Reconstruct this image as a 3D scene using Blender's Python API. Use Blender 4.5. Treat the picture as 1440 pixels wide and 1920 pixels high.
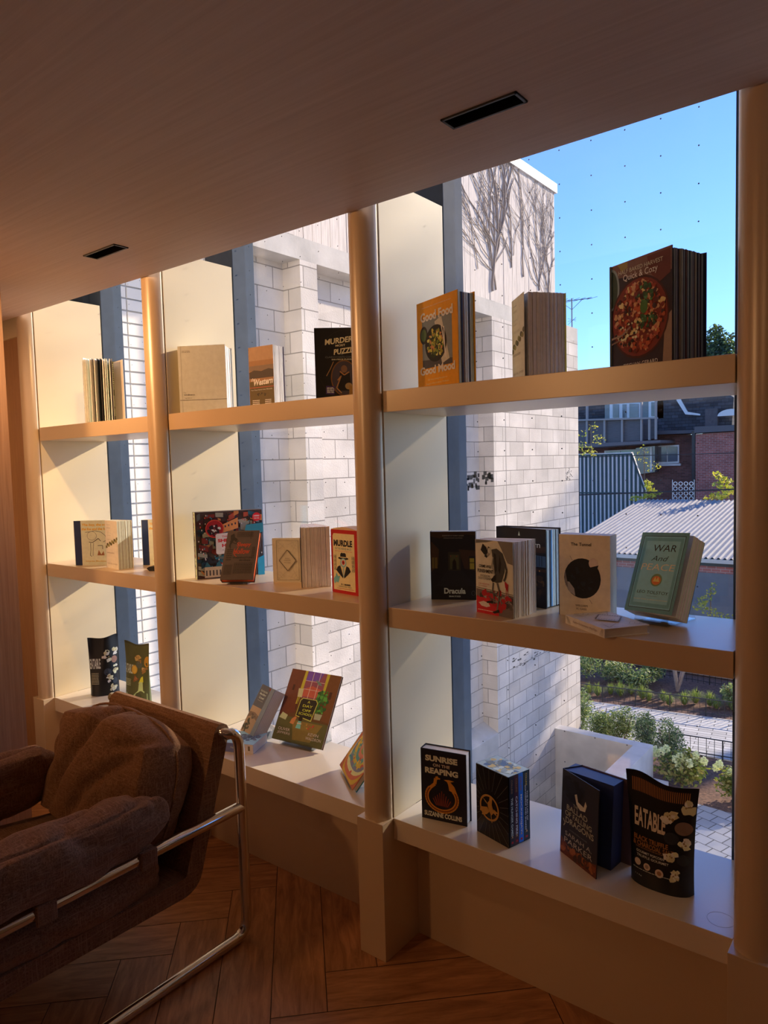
import bpy, bmesh, math, random
import numpy as np
from mathutils import Vector, Matrix, noise
for o in list(bpy.data.objects): bpy.data.objects.remove(o)
SC = bpy.context.scene
COL = SC.collection
PI = math.pi
# ------------------------------------------------------------------ camera
F_PX, YAW, PITCH, ROLL = 1340.19, math.radians(51.9125), math.radians(3.7788), math.radians(-1.4977)
CAM = Vector((0, -1.6, 1.4462))
FW = Vector((-math.cos(YAW)*math.cos(PITCH), math.sin(YAW)*math.cos(PITCH), -math.sin(PITCH)))
RT0 = FW.cross(Vector((0, 0, 1))).normalized(); UP0 = RT0.cross(FW)
RT = RT0*math.cos(ROLL)+UP0*math.sin(ROLL); UP = -RT0*math.sin(ROLL)+UP0*math.cos(ROLL)
cd = bpy.data.cameras.new('camera'); cam = bpy.data.objects.new('camera', cd); COL.objects.link(cam)
M3 = Matrix((RT, UP, -FW)).transposed()
cam.matrix_world = Matrix.Translation(CAM) @ M3.to_4x4()
cd.sensor_fit = 'VERTICAL'; cd.sensor_height = 36; cd.lens = F_PX/1920*36; cd.clip_start = .02; cd.clip_end = 500
SC.camera = cam
# ------------------------------------------------------------------ light
SUN_DIR = Vector((.38, 1, .475)).normalized()
SUN_E = 8.6; SKY_E = 0.32; EXPO = 0.0
FILL_LAMP_W = [6.6, .12, .3, .1, 5, .5]
SLOT_W = [1.3, .004]
# garden trees out of view: x, y, z, height, radius, leaves, leaf size
SHADE_TREES = [(1.2, 20.5, -3.4, 9.6, 2.4, 3000, .26), (3.9, 10.6, -3.4, 13.6, 2.9, 5000, .125), (1.0, 10.8, -3.4, 10.8, 2.6, 900, .125), (6.4, 17.5, -3.4, 17, 3.0, 2800, .16)]
w = bpy.data.worlds.new('world'); SC.world = w; w.use_nodes = True
nt = w.node_tree; nt.nodes.clear()
sky = nt.nodes.new('ShaderNodeTexSky'); sky.sky_type = 'NISHITA'; sky.sun_disc = False
sky.sun_elevation = math.asin(SUN_DIR.z); sky.sun_rotation = math.atan2(SUN_DIR.x, SUN_DIR.y)
sky.air_density = 1.0; sky.dust_density = .15; sky.ozone_density = 2.5
hs = nt.nodes.new('ShaderNodeHueSaturation'); hs.inputs['Saturation'].default_value = 1.0
bg = nt.nodes.new('ShaderNodeBackground'); bg.inputs[1].default_value = SKY_E
wo = nt.nodes.new('ShaderNodeOutputWorld')
nt.links.new(sky.outputs[0], hs.inputs['Color']); tint = nt.nodes.new('ShaderNodeVectorMath'); tint.operation = 'MULTIPLY'; tint.inputs[1].default_value = (.45, .62, 1.03)
nt.links.new(hs.outputs[0], tint.inputs[0]); nt.links.new(tint.outputs[0], bg.inputs[0]); nt.links.new(bg.outputs[0], wo.inputs[0])
sl = bpy.data.lights.new('sun', 'SUN'); sl.energy = SUN_E; sl.angle = math.radians(1.2); sl.color = (1, .78, .58)
so = bpy.data.objects.new('sun', sl); COL.objects.link(so); so.rotation_euler = (-SUN_DIR).to_track_quat('-Z', 'Y').to_euler(); so.location = (6, 16, 9)
SC.view_settings.view_transform = 'Standard'; SC.view_settings.look = 'None'; SC.view_settings.gamma = 1
SC.view_settings.exposure = EXPO
try: SC.view_settings.use_curve_mapping = False
except Exception: pass
# ------------------------------------------------------------------ helpers
def at(px, py, Y):
    "point of the plane y=Y that the photograph shows at a pixel"
    d = FW*F_PX+RT*(px-720)-UP*(py-960)
    return CAM+d*((Y-CAM.y)/d.y)
def lin(c):
    return tuple(((v/255)/12.92 if v/255 <= .04045 else ((v/255+.055)/1.055)**2.4) for v in c)
MATS = {}
def N(nt, t, **k):
    n = nt.nodes.new(t)
    for a, b in k.items(): setattr(n, a, b)
    return n
def mat(name, col, rough=.6, metal=0, spec=.5, nscale=0, namt=.1, bump=0, bscale=40, stretch=(1, 1, 1), trans=0, emit=None):
    if name in MATS: return MATS[name]
    m = bpy.data.materials.new(name); m.use_nodes = True; MATS[name] = m
    nt = m.node_tree; b = nt.nodes['Principled BSDF']
    b.inputs['Roughness'].default_value = rough; b.inputs['Metallic'].default_value = metal
    b.inputs['Specular IOR Level'].default_value = spec
    b.inputs['Base Color'].default_value = (*col, 1)
    if nscale or bump:
        tc = N(nt, 'ShaderNodeTexCoord'); mp = N(nt, 'ShaderNodeMapping'); mp.inputs['Scale'].default_value = stretch
        nt.links.new(tc.outputs['Object'], mp.inputs[0])
    if nscale:
        n = N(nt, 'ShaderNodeTexNoise'); n.inputs['Scale'].default_value = nscale; n.inputs['Detail'].default_value = 6
        nt.links.new(mp.outputs[0], n.inputs['Vector'])
        r = N(nt, 'ShaderNodeMapRange'); r.inputs[1].default_value = .3; r.inputs[2].default_value = .7
        r.inputs[3].default_value = 1-namt; r.inputs[4].default_value = 1+namt
        nt.links.new(n.outputs[0], r.inputs[0])
        v = N(nt, 'ShaderNodeVectorMath', operation='SCALE'); v.inputs[0].default_value = col
        nt.links.new(r.outputs[0], v.inputs['Scale']); nt.links.new(v.outputs[0], b.inputs['Base Color'])
    if bump:
        n2 = N(nt, 'ShaderNodeTexNoise'); n2.inputs['Scale'].default_value = bscale; n2.inputs['Detail'].default_value = 5
        nt.links.new(mp.outputs[0], n2.inputs['Vector'])
        bp = N(nt, 'ShaderNodeBump'); bp.inputs['Strength'].default_value = bump; bp.inputs['Distance'].default_value = .004
        nt.links.new(n2.outputs[0], bp.inputs['Height']); nt.links.new(bp.outputs[0], b.inputs['Normal'])
    if emit:
        b.inputs['Emission Color'].default_value = (*emit[0], 1); b.inputs['Emission Strength'].default_value = emit[1]
    return m
def ink(c, rough=.55):
    c = tuple(min(250, v*g) for v, g in zip(c, (1.15, 1.42, 1.6)))
    k = 'ink_%02x%02x%02x_%d' % (int(c[0]), int(c[1]), int(c[2]), int(rough*100))
    return mat(k, lin(c), rough, nscale=60, namt=.06)
class MB:
    "collects shapes with material slots, links them as one mesh object"
    def __init__(s): s.v = []; s.f = []; s.m = []; s.mats = []; s.smooth = []
    def mi(s, m):
        if m not in s.mats: s.mats.append(m)
        return s.mats.index(m)
    def add(s, vs, fs, m, smooth=False):
        o = len(s.v); s.v += [tuple(v) for v in vs]; i = s.mi(m)
        for f in fs: s.f.append(tuple(o+k for k in f)); s.m.append(i); s.smooth.append(smooth)
    def box(s, a, b, m, M=None):
        x0, y0, z0 = a; x1, y1, z1 = b
        vs = [Vector(p) for p in ((x0,y0,z0),(x1,y0,z0),(x1,y1,z0),(x0,y1,z0),(x0,y0,z1),(x1,y0,z1),(x1,y1,z1),(x0,y1,z1))]
        if M: vs = [M @ v for v in vs]
        s.add(vs, [(0,3,2,1),(4,5,6,7),(0,1,5,4),(1,2,6,5),(2,3,7,6),(3,0,4,7)], m)
    def prism(s, pts, axis, a, b, m, M=None, smooth=False):
        "pts 2-D outline extruded along an axis from a to b"
        n = len(pts)
        def mk(p, t):
            return {'x': (t, p[0], p[1]), 'y': (p[0], t, p[1]), 'z': (p[0], p[1], t)}[axis]
        vs = [Vector(mk(p, a)) for p in pts]+[Vector(mk(p, b)) for p in pts]
        if M: vs = [M @ v for v in vs]
        s.add(vs, [tuple(range(n))[::-1], tuple(range(n, 2*n))], m)
        s.add(vs, [(i, (i+1) % n, n+(i+1) % n, n+i) for i in range(n)], m, smooth)
    def tube(s, pts, r, m, k=12, cap=True, M=None):
        pts = [Vector(p) for p in pts]; n = len(pts); vs = []; fs = []
        rs = r if isinstance(r, (list, tuple)) else [r]*n
        prev = None
        for i, p in enumerate(pts):
            t = (pts[min(i+1, n-1)]-pts[max(i-1, 0)]).normalized()
            if prev is None:
                u = t.orthogonal().normalized()
            else:
                u = (prev-t*prev.dot(t)); u = u.normalized() if u.length > 1e-6 else t.orthogonal().normalized()
            prev = u; q = t.cross(u)
            for j in range(k):
                a = 2*PI*j/k; vs.append(p+(u*math.cos(a)+q*math.sin(a))*rs[i])
        for i in range(n-1):
            for j in range(k):
                fs.append((i*k+j, i*k+(j+1) % k, (i+1)*k+(j+1) % k, (i+1)*k+j))
        if M: vs = [M @ v for v in vs]
        s.add(vs, fs, m, True)
        if cap: s.add(vs, [tuple(range(k))[::-1], tuple((n-1)*k+j for j in range(k))], m)
    def poly(s, pts, m): s.add(pts, [tuple(range(len(pts)))], m)
    def build(s, name, parent=None, bevel=0, seg=2):
        me = bpy.data.meshes.new(name); me.from_pydata(s.v, [], s.f)
        for m in s.mats: me.materials.append(m)
        me.polygons.foreach_set('material_index', s.m); me.polygons.foreach_set('use_smooth', s.smooth); me.update()
        o = bpy.data.objects.new(name, me); COL.objects.link(o)
        if parent: o.parent = parent
        if bevel:
            md = o.modifiers.new('bevel', 'BEVEL'); md.width = bevel; md.segments = seg; md.limit_method = 'ANGLE'; md.angle_limit = math.radians(40)
        return o
def tag(o, label=None, cat=None, group=None, kind=None):
    if label: o['label'] = label
    if cat: o['category'] = cat
    if group: o['group'] = group
    if kind: o['kind'] = kind
    return o
def empty(name, loc, rz=0, label=None, cat=None, group=None):
    o = bpy.data.objects.new(name, None); COL.objects.link(o); o.location = loc; o.rotation_euler = (0, 0, rz); o.empty_display_size = .05
    return tag(o, label, cat, group)
def struct(mb, name, **k):
    o = mb.build(name, **k); o['kind'] = 'structure'; return o
# text as flat faces
TXT = {}
def glyphs(s, bold=0):
    k = (s, bold)
    if k in TXT: return TXT[k]
    c = bpy.data.curves.new('t', 'FONT'); c.body = s; c.size = 1; c.resolution_u = 3; c.fill_mode = 'FRONT'; c.offset = bold; c.align_x = 'CENTER'
    o = bpy.data.objects.new('t', c); COL.objects.link(o)
    dg = bpy.context.evaluated_depsgraph_get(); me = o.evaluated_get(dg).to_mesh()
    vs = np.array([v.co[:2] for v in me.vertices]); fs = [tuple(p.vertices) for p in me.polygons]
    o.evaluated_get(dg).to_mesh_clear(); bpy.data.objects.remove(o); bpy.data.curves.remove(c)
    if len(vs) == 0: vs = np.zeros((1, 2)); fs = []
    lo, hi = vs.min(0), vs.max(0); vs = (vs-(lo+hi)/2)/np.maximum(hi-lo, 1e-6)
    TXT[k] = (vs, fs); return TXT[k]
def art(mb, M, w, h, items, e0=.00025):
    """prints on the plane y=0 of the frame M (x 0..w, z 0..h); all numbers are fractions of w and h"""
    e = e0
    def P(u, v): return M @ Vector((min(max(u, 0), 1)*w, -e, min(max(v, 0), 1)*h))
    for it in items:
        e += .00004; t = it[0]
        if t == 'T':   # text, cx, cy, width, height, colour, [bold, rot, shear]
            _, s, cx, cy, tw, th, c = it[:7]; bold = it[7] if len(it) > 7 else 0; rot = it[8] if len(it) > 8 else 0; sh = it[9] if len(it) > 9 else 0
            vs, fs = glyphs(s, bold); cr, sr = math.cos(rot), math.sin(rot); out = []
            for x, y in vs:
                X = x*tw*w+sh*y*th*h; Y = y*th*h
                out.append(P(cx+(X*cr-Y*sr)/w, cy+(X*sr+Y*cr)/h))
            mb.add(out, fs, ink(c))
        elif t == 'R':
            _, a, b, c2, d, c = it; mb.poly([P(a, b), P(c2, b), P(c2, d), P(a, d)], ink(c))
        elif t == 'E':
            _, cx, cy, rx, ry, c = it[:6]; n = 28
            mb.poly([P(cx+rx*math.cos(2*PI*i/n), cy+ry*math.sin(2*PI*i/n)) for i in range(n)], ink(c))
        elif t == 'O':
            _, cx, cy, rx, ry, wd, c = it; n = 32; vs = []
            for i in range(n):
                a = 2*PI*i/n; vs += [P(cx+rx*math.cos(a), cy+ry*math.sin(a)), P(cx+(rx-wd)*math.cos(a), cy+(ry-wd*w/h)*math.sin(a))]
            mb.add(vs, [(2*i, (2*i+2) % (2*n), (2*i+3) % (2*n), 2*i+1) for i in range(n)], ink(c))
        elif t == 'P':
            mb.poly([P(*p) for p in it[1]], ink(it[2]))
        elif t == 'L':  # polyline of width (fraction of w)
            pts = it[1]; wd = it[2]*w/2
            for (x0, y0), (x1, y1) in zip(pts, pts[1:]):
                d = Vector(((x1-x0)*w, (y1-y0)*h)); L = d.length
                if L < 1e-7: continue
                nx, ny = -d.y/L*wd/w, d.x/L*wd/h
                mb.poly([P(x0+nx, y0+ny), P(x1+nx, y1+ny), P(x1-nx, y1-ny), P(x0-nx, y0-ny)], ink(it[3]))
        elif t == 'B':  # blobs: seed, count, cx, cy, rx, ry, size, colours
            _, seed, cnt, cx, cy, rx, ry, sz, cols = it; R = random.Random(seed)
            for k in range(cnt):
                a = R.uniform(0, 2*PI); q = math.sqrt(R.random()); x = cx+rx*q*math.cos(a); y = cy+ry*q*math.sin(a); r = sz*R.uniform(.5, 1.2); n = 8
                e += .000004
                ph = [R.uniform(.55, 1.2) for _ in range(n)]; an = R.uniform(0, PI)
                mb.poly([P(x+r*ph[i]*math.cos(an+2*PI*i/n), y+r*ph[i]*w/h*math.sin(an+2*PI*i/n)) for i in range(n)], ink(R.choice(cols)))
        elif t == 'G':  # small print: block of thin lines  x0,y0,x1,y1,nlines,colour
            _, a, b, c2, d, n, c = it; R = random.Random(n*7+int(a*100))
            for k in range(n):
                y = d-(k+.5)*(d-b)/n; x = a
                while x < c2-.01:
                    L = min(R.uniform(.02, .07), c2-x); hh = (d-b)/n*.22
                    mb.poly([P(x, y-hh), P(x+L*.85, y-hh), P(x+L*.85, y+hh), P(x, y+hh)], ink(c)); x += L
def leaf_cloud(name, parent, ells, n, size, cols, seed, flat=0, aspect=.5):
    "foliage: n little folded leaves inside/around ellipsoids (cx,cy,cz,rx,ry,rz)"
    R = np.random.RandomState(seed); V = []; Fc = []; MI = []
    vol = np.array([e[3]*e[4]*e[5] for e in ells]); ch = R.choice(len(ells), n, p=vol/vol.sum())
    for i in range(n):
        e = ells[ch[i]]; d = R.normal(size=3); d /= np.linalg.norm(d); r = R.uniform(.25, 1)**.5
        c = np.array(e[:3])+d*r*np.array(e[3:6])
        a = R.normal(size=3); a[2] = a[2]*(.5 if not flat else .2)+.3; a /= np.linalg.norm(a); b = np.cross(a, R.normal(size=3)); b /= np.linalg.norm(b)
        s = size*R.uniform(.6, 1.3); o = len(V)
        V += [c-a*s*.5, c+b*s*aspect*.5, c+a*s*.5, c-b*s*aspect*.5]; Fc.append((o, o+1, o+2, o+3)); MI.append(R.randint(len(cols)))
    me = bpy.data.meshes.new(name); me.from_pydata([tuple(v) for v in V], [], Fc)
    for m in cols: me.materials.append(m)
    me.polygons.foreach_set('material_index', MI); me.update()
    o = bpy.data.objects.new(name, me); COL.objects.link(o); o.parent = parent; return o
def leafmat(name, c, tr=.35):
    if name in MATS: return MATS[name]
    m = bpy.data.materials.new(name); m.use_nodes = True; MATS[name] = m; nt = m.node_tree
    b = nt.nodes['Principled BSDF']; b.inputs['Base Color'].default_value = (*c, 1); b.inputs['Roughness'].default_value = .55
    t = N(nt, 'ShaderNodeBsdfTranslucent'); t.inputs[0].default_value = (c[0]*1.3, c[1]*1.3, c[2]*.7, 1)
    mx = N(nt, 'ShaderNodeMixShader'); mx.inputs[0].default_value = tr
    nt.links.new(b.outputs[0], mx.inputs[1]); nt.links.new(t.outputs[0], mx.inputs[2]); nt.links.new(mx.outputs[0], nt.nodes['Material Output'].inputs[0])
    return m
# ------------------------------------------------------------------ materials
CREAM = mat('cream_laminate_shaded', (.70, .54, .35), .32, spec=.9, nscale=3, namt=.02)  # same cream as the panels, darkened for shaded columns and shelf fronts
CREAM_LIT = mat('cream_laminate_lit', (.86, .76, .60), .22, spec=.9, nscale=3, namt=.02)  # same cream again, lightened so the ledges look sunlit
for m_ in (CREAM, CREAM_LIT): m_.node_tree.nodes['Principled BSDF'].inputs['IOR'].default_value = 1.75
CREAMP = mat('cream_panel', (.82, .70, .46), .42, spec=.4, nscale=3, namt=.02)
DARKM = mat('dark_aluminium', (.075, .105, .15), .6, metal=.0, spec=.15, nscale=20, namt=.08)
BLACK = mat('black_metal', (.015, .015, .018), .4)
GROOVE = mat('shadow_gap', (.12, .07, .04), .8)
CHROME = mat('chrome', (.75, .74, .72), .12, metal=1, nscale=8, namt=.03)
PAPER = mat('paper', (.82, .78, .72), .8, nscale=30, namt=.04)
PAPER2 = mat('paper_shadowed_edges', (.62, .56, .50), .85, nscale=50, namt=.12)
def wood(name, c1, c2, scale=(1, 1, 1), rough=.5, ns=6, spec=.4, uv=False):
    m = bpy.data.materials.new(name); m.use_nodes = True; MATS[name] = m; nt = m.node_tree; b = nt.nodes['Principled BSDF']
    tc = N(nt, 'ShaderNodeTexCoord'); mp = N(nt, 'ShaderNodeMapping'); mp.inputs['Scale'].default_value = scale
    nt.links.new(tc.outputs['UV' if uv else 'Object'], mp.inputs[0])
    n = N(nt, 'ShaderNodeTexNoise'); n.inputs['Scale'].default_value = ns; n.inputs['Detail'].default_value = 8; n.inputs['Roughness'].default_value = .65; n.inputs['Distortion'].default_value = .6
    nt.links.new(mp.outputs[0], n.inputs['Vector'])
    r = N(nt, 'ShaderNodeValToRGB'); r.color_ramp.elements[0].color = (*c1, 1); r.color_ramp.elements[1].color = (*c2, 1)
    r.color_ramp.elements[0].position = .3; r.color_ramp.elements[1].position = .7
    nt.links.new(n.outputs[0], r.inputs[0]); nt.links.new(r.outputs[0], b.inputs['Base Color'])
    bp = N(nt, 'ShaderNodeBump'); bp.inputs['Strength'].default_value = .15; bp.inputs['Distance'].default_value = .002
    nt.links.new(n.outputs[0], bp.inputs['Height']); nt.links.new(bp.outputs[0], b.inputs['Normal'])
    b.inputs['Roughness'].default_value = rough; b.inputs['Specular IOR Level'].default_value = spec
    return m
CEILW = wood('ceiling_veneer', (.60, .47, .40), (.70, .57, .50), (.6, 30, 5), .6, 3)
WALLW = wood('wall_veneer', (.40, .24, .16), (.58, .38, .26), (30, 30, .8), .45, 4)
TRIMW = wood('oak_trim', (.46, .25, .12), (.60, .35, .18), (40, 40, 1.2), .5, 4)
FLOORW = wood('oak_floor', (.30, .125, .045), (.68, .34, .15), (2.2, 14, 1), .38, 3, .45, uv=True)
def masonry(name, c, mortar, bw, rh, ph=(0, 0), rough=.85, tint=.12, ms=.006, offset=.5, bump=.6):
    "block/brick pattern on u=x+y (works on both wall directions), v=z"
    m = bpy.data.materials.new(name); m.use_nodes = True; MATS[name] = m; nt = m.node_tree; b = nt.nodes['Principled BSDF']
    g = N(nt, 'ShaderNodeTexCoord'); sp = N(nt, 'ShaderNodeSeparateXYZ'); nt.links.new(g.outputs['Object'], sp.inputs[0])
    ad = N(nt, 'ShaderNodeMath', operation='ADD'); nt.links.new(sp.outputs[0], ad.inputs[0]); nt.links.new(sp.outputs[1], ad.inputs[1])
    cb = N(nt, 'ShaderNodeCombineXYZ'); nt.links.new(ad.outputs[0], cb.inputs[0]); nt.links.new(sp.outputs[2], cb.inputs[1])
    mp = N(nt, 'ShaderNodeMapping'); mp.inputs['Location'].default_value = (ph[0], ph[1], 0); nt.links.new(cb.outputs[0], mp.inputs[0])
    br = N(nt, 'ShaderNodeTexBrick'); br.offset = offset; br.inputs['Scale'].default_value = 1; br.inputs['Brick Width'].default_value = bw; br.inputs['Row Height'].default_value = rh
    br.inputs['Mortar Size'].default_value = ms; br.inputs['Mortar Smooth'].default_value = .3; br.inputs['Bias'].default_value = 0
    br.inputs['Color1'].default_value = (*[x*(1-tint) for x in c], 1); br.inputs['Color2'].default_value = (*[min(1, x*(1+tint)) for x in c], 1); br.inputs['Mortar'].default_value = (*mortar, 1)
    nt.links.new(mp.outputs[0], br.inputs['Vector'])
    n = N(nt, 'ShaderNodeTexNoise'); n.inputs['Scale'].default_value = 2.2; n.inputs['Detail'].default_value = 10; nt.links.new(g.outputs['Object'], n.inputs['Vector'])
    r = N(nt, 'ShaderNodeMapRange'); r.inputs[1].default_value = .3; r.inputs[2].default_value = .7; r.inputs[3].default_value = .82; r.inputs[4].default_value = 1.12; nt.links.new(n.outputs[0], r.inputs[0])
    v = N(nt, 'ShaderNodeVectorMath', operation='SCALE'); nt.links.new(br.outputs[0], v.inputs[0]); nt.links.new(r.outputs[0], v.inputs['Scale']); nt.links.new(v.outputs[0], b.inputs['Base Color'])
    n3 = N(nt, 'ShaderNodeTexNoise'); n3.inputs['Scale'].default_value = 60; n3.inputs['Detail'].default_value = 4; nt.links.new(g.outputs['Object'], n3.inputs['Vector'])
    mm = N(nt, 'ShaderNodeMath', operation='MULTIPLY_ADD'); nt.links.new(br.outputs['Fac'], mm.inputs[0]); mm.inputs[1].default_value = -1.5; nt.links.new(n3.outputs[0], mm.inputs[2])
    bp = N(nt, 'ShaderNodeBump'); bp.inputs['Strength'].default_value = bump; bp.inputs['Distance'].default_value = .006; nt.links.new(mm.outputs[0], bp.inputs['Height']); nt.links.new(bp.outputs[0], b.inputs['Normal'])
    b.inputs['Roughness'].default_value = rough; b.inputs['Specular IOR Level'].default_value = .2
    return m
CMU = masonry('grey_block', (.64, .595, .55), (.30, .28, .26), .4, .2, (-.58, -.12))
CONC = mat('cast_concrete', (.50, .48, .45), .85, nscale=3, namt=.18, bump=.5, bscale=30)
CONCW = mat('pale_concrete', (.62, .60, .57), .8, nscale=4, namt=.12, bump=.4, bscale=30)
REDB = masonry('red_brick', (.36, .12, .10), (.42, .33, .30), .22, .075, tint=.2, ms=.008)
DARKB = masonry('dark_brick', (.17, .07, .055), (.16, .12, .11), .22, .075, tint=.3, ms=.008)
SHING = masonry('dark_shingles', (.07, .075, .085), (.03, .03, .035), .3, .14, tint=.3, ms=.01)
PAVER = None
def pavers(name, c, bw, rh, rz):
    m = bpy.data.materials.new(name); m.use_nodes = True; nt = m.node_tree; b = nt.nodes['Principled BSDF']
    g = N(nt, 'ShaderNodeTexCoord'); mp = N(nt, 'ShaderNodeMapping'); mp.inputs['Rotation'].default_value = (0, 0, rz); nt.links.new(g.outputs['Object'], mp.inputs[0])
    br = N(nt, 'ShaderNodeTexBrick'); br.inputs['Scale'].default_value = 1; br.inputs['Brick Width'].default_value = bw; br.inputs['Row Height'].default_value = rh; br.inputs['Mortar Size'].default_value = .007
    br.inputs['Color1'].default_value = (*[x*.8 for x in c], 1); br.inputs['Color2'].default_value = (*[x*1.15 for x in c], 1); br.inputs['Mortar'].default_value = (.10, .10, .10, 1)
    nt.links.new(mp.outputs[0], br.inputs['Vector']); nt.links.new(br.outputs[0], b.inputs['Base Color']); b.inputs['Roughness'].default_value = .75
    bp = N(nt, 'ShaderNodeBump'); bp.invert = True; bp.inputs['Strength'].default_value = .5; bp.inputs['Distance'].default_value = .01; nt.links.new(br.outputs['Fac'], bp.inputs['Height']); nt.links.new(bp.outputs[0], b.inputs['Normal'])
    return m
def facing_fresnel(nt):
    "thin sheet: the same reflectance entering and leaving"
    g = N(nt, 'ShaderNodeNewGeometry'); r = N(nt, 'ShaderNodeMapRange'); r.inputs[3].default_value = 1.5; r.inputs[4].default_value = 1/1.5
    nt.links.new(g.outputs['Backfacing'], r.inputs[0]); f = N(nt, 'ShaderNodeFresnel'); nt.links.new(r.outputs[0], f.inputs[0]); return f
def glassmat():
    m = bpy.data.materials.new('window_glass'); m.use_nodes = True; nt = m.node_tree; nt.nodes.remove(nt.nodes['Principled BSDF'])
    t = N(nt, 'ShaderNodeBsdfTransparent'); t.inputs[0].default_value = (.955, .975, .97, 1); gl = N(nt, 'ShaderNodeBsdfGlossy'); gl.inputs['Roughness'].default_value = 0
    f = facing_fresnel(nt); mx = N(nt, 'ShaderNodeMixShader')
    nt.links.new(f.outputs[0], mx.inputs[0]); nt.links.new(t.outputs[0], mx.inputs[1]); nt.links.new(gl.outputs[0], mx.inputs[2]); nt.links.new(mx.outputs[0], nt.nodes['Material Output'].inputs[0])
    return m
GLASS = glassmat()
# ------------------------------------------------------------------ the room
ZT, ZTb, ZM, ZMb, ZS, ZSb, ZC = 1.6532, 1.5939, 1.0380, .9797, .4129, .3505, 2.144
XP = [-3.218, -2.251, -1.249, -.239, .771]     # right faces of the five uprights
PW = .096; YB = .328; YG = .398
mb = MB(); mb.box((-3.6, -4.6, -.1), (3.2, .17, -.004), GROOVE); struct(mb, 'wall_underfloor')
# herringbone oak floor
def floor():
    V = []; Fc = []; UV = []; L, W = .75, .15; g = .0012; R = random.Random(3)
    ca, sa = math.cos(PI/4), math.sin(PI/4)
    def plank(x0, y0, x1, y1, along_x):
        o = len(V); pts = [(x0+g, y0+g), (x1-g, y0+g), (x1-g, y1-g), (x0+g, y1-g)]
        for x, y in pts: V.append((x*ca-y*sa-.2, x*sa+y*ca-2.2, 0))
        Fc.append((o, o+1, o+2, o+3)); ou, ov = R.uniform(0, 50), R.uniform(0, 50)
        for x, y in pts: UV.append(((x if along_x else y)+ou, (y if along_x else x)+ov))
    n = int(L/W)
    for i in range(-40, 41):
        for j in range(-12, 13):
            bx = i*W+j*L; by = i*W-j*L
            if abs(bx*ca-by*sa-.2) > 4.6 and 0: continue
            plank(bx, by, bx+L, by+W, True); plank(bx, by+W, bx+W, by+W+L, False)
    me = bpy.data.meshes.new('floor'); keep = []
    for k, f in enumerate(Fc):
        c = [sum(V[i][q] for i in f)/4 for q in (0, 1)]
        if -4.2 < c[0] < 3.8 and -5.2 < c[1] < .9: keep.append(k)
    V2 = []; F2 = []; U2 = []
    for k in keep:
        o = len(V2); V2 += [V[i] for i in Fc[k]]; U2 += UV[4*k:4*k+4]; F2.append((o, o+1, o+2, o+3))
    me.from_pydata(V2, [], F2); ul = me.uv_layers.new(name='uv')
    for i, u in enumerate(U2): ul.data[i].uv = u
    me.materials.append(FLOORW)
    bm = bmesh.new(); bm.from_mesh(me)
    for co, no in (((-3.6, 0, 0), (-1, 0, 0)), ((3.2, 0, 0), (1, 0, 0)), ((0, .17, 0), (0, 1, 0)), ((0, -4.6, 0), (0, -1, 0))):
        bmesh.ops.bisect_plane(bm, geom=bm.verts[:]+bm.edges[:]+bm.faces[:], plane_co=co, plane_no=no, clear_outer=True)
    bm.to_mesh(me); bm.free()
    o = bpy.data.objects.new('floor', me); COL.objects.link(o); o['kind'] = 'structure'
floor()
mb = MB()
SL = [(-2.20, -.333, -2.018, -.280), (-.823, -.333, -.650, -.281)]
FILL_LAMPS = [(-2.45, -1.30), (-1.2, -2.2), (.2, -2.2), (1.6, -2.2), (-2.2, -3.6), (.2, -3.6)]  # added lamps out of view, warm fill for shelves and columns
for lx, ly in FILL_LAMPS: SL.append((lx-.09, ly-.027, lx+.09, ly+.027))
def ceiling_with_slots():
    xs = sorted(set([-3.6, 3.2]+[a for s in SL for a in (s[0], s[2])])); ys = sorted(set([-4.6, -.052]+[a for s in SL for a in (s[1], s[3])]))
    for i in range(len(xs)-1):
        for j in range(len(ys)-1):
            cx, cy = (xs[i]+xs[i+1])/2, (ys[j]+ys[j+1])/2
            if any(s[0] < cx < s[2] and s[1] < cy < s[3] for s in SL): continue
            mb.poly([(xs[i], ys[j], ZC), (xs[i], ys[j+1], ZC), (xs[i+1], ys[j+1], ZC), (xs[i+1], ys[j], ZC)], CEILW)
    mb.poly([(-3.6, -.052, ZC), (-3.6, -.052, ZC+.9), (3.2, -.052, ZC+.9), (3.2, -.052, ZC)], CEILW)
    mb.poly([(-3.6, -4.6, ZC+.14), (3.2, -4.6, ZC+.14), (3.2, -.052, ZC+.14), (-3.6, -.052, ZC+.14)], CEILW)
ceiling_with_slots(); struct(mb, 'ceiling')
mb = MB(); mb.box((-3.9, -.052, 3.04), (3.2, .6, 3.14), CREAMP); struct(mb, 'ceiling_upper')
mb = MB(); mb.box((-3.6, -4.6, 0), (-2.71, -.365, ZC), WALLW); mb.box((-3.9, -4.6, -.1), (-3.6, .5, 3.1), CREAMP); struct(mb, 'wall_left')
mb = MB(); mb.box((-3.6, .0, 0), (-3.314, .12, 2.075), TRIMW); mb.box((-3.6, -.012, 2.075), (-3.314, .12, ZC+.9), CREAMP); struct(mb, 'wall_back')
mb = MB(); mb.box((-3.45, -.012, 0), (-3.314, 0, .12), TRIMW); struct(mb, 'baseboard_back', bevel=.002)
mb = MB(); mb.box((-3.6, -4.75, 0), (3.2, -4.6, ZC), WALLW); struct(mb, 'wall_front')
mb = MB(); mb.box((3.2, -4.75, 0), (3.3, .5, ZC+.9), CREAMP); struct(mb, 'wall_right')
mb = MB(); mb.box((.771, .0, 0), (3.2, .4, 3.04), CREAMP); struct(mb, 'wall_window')
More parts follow.
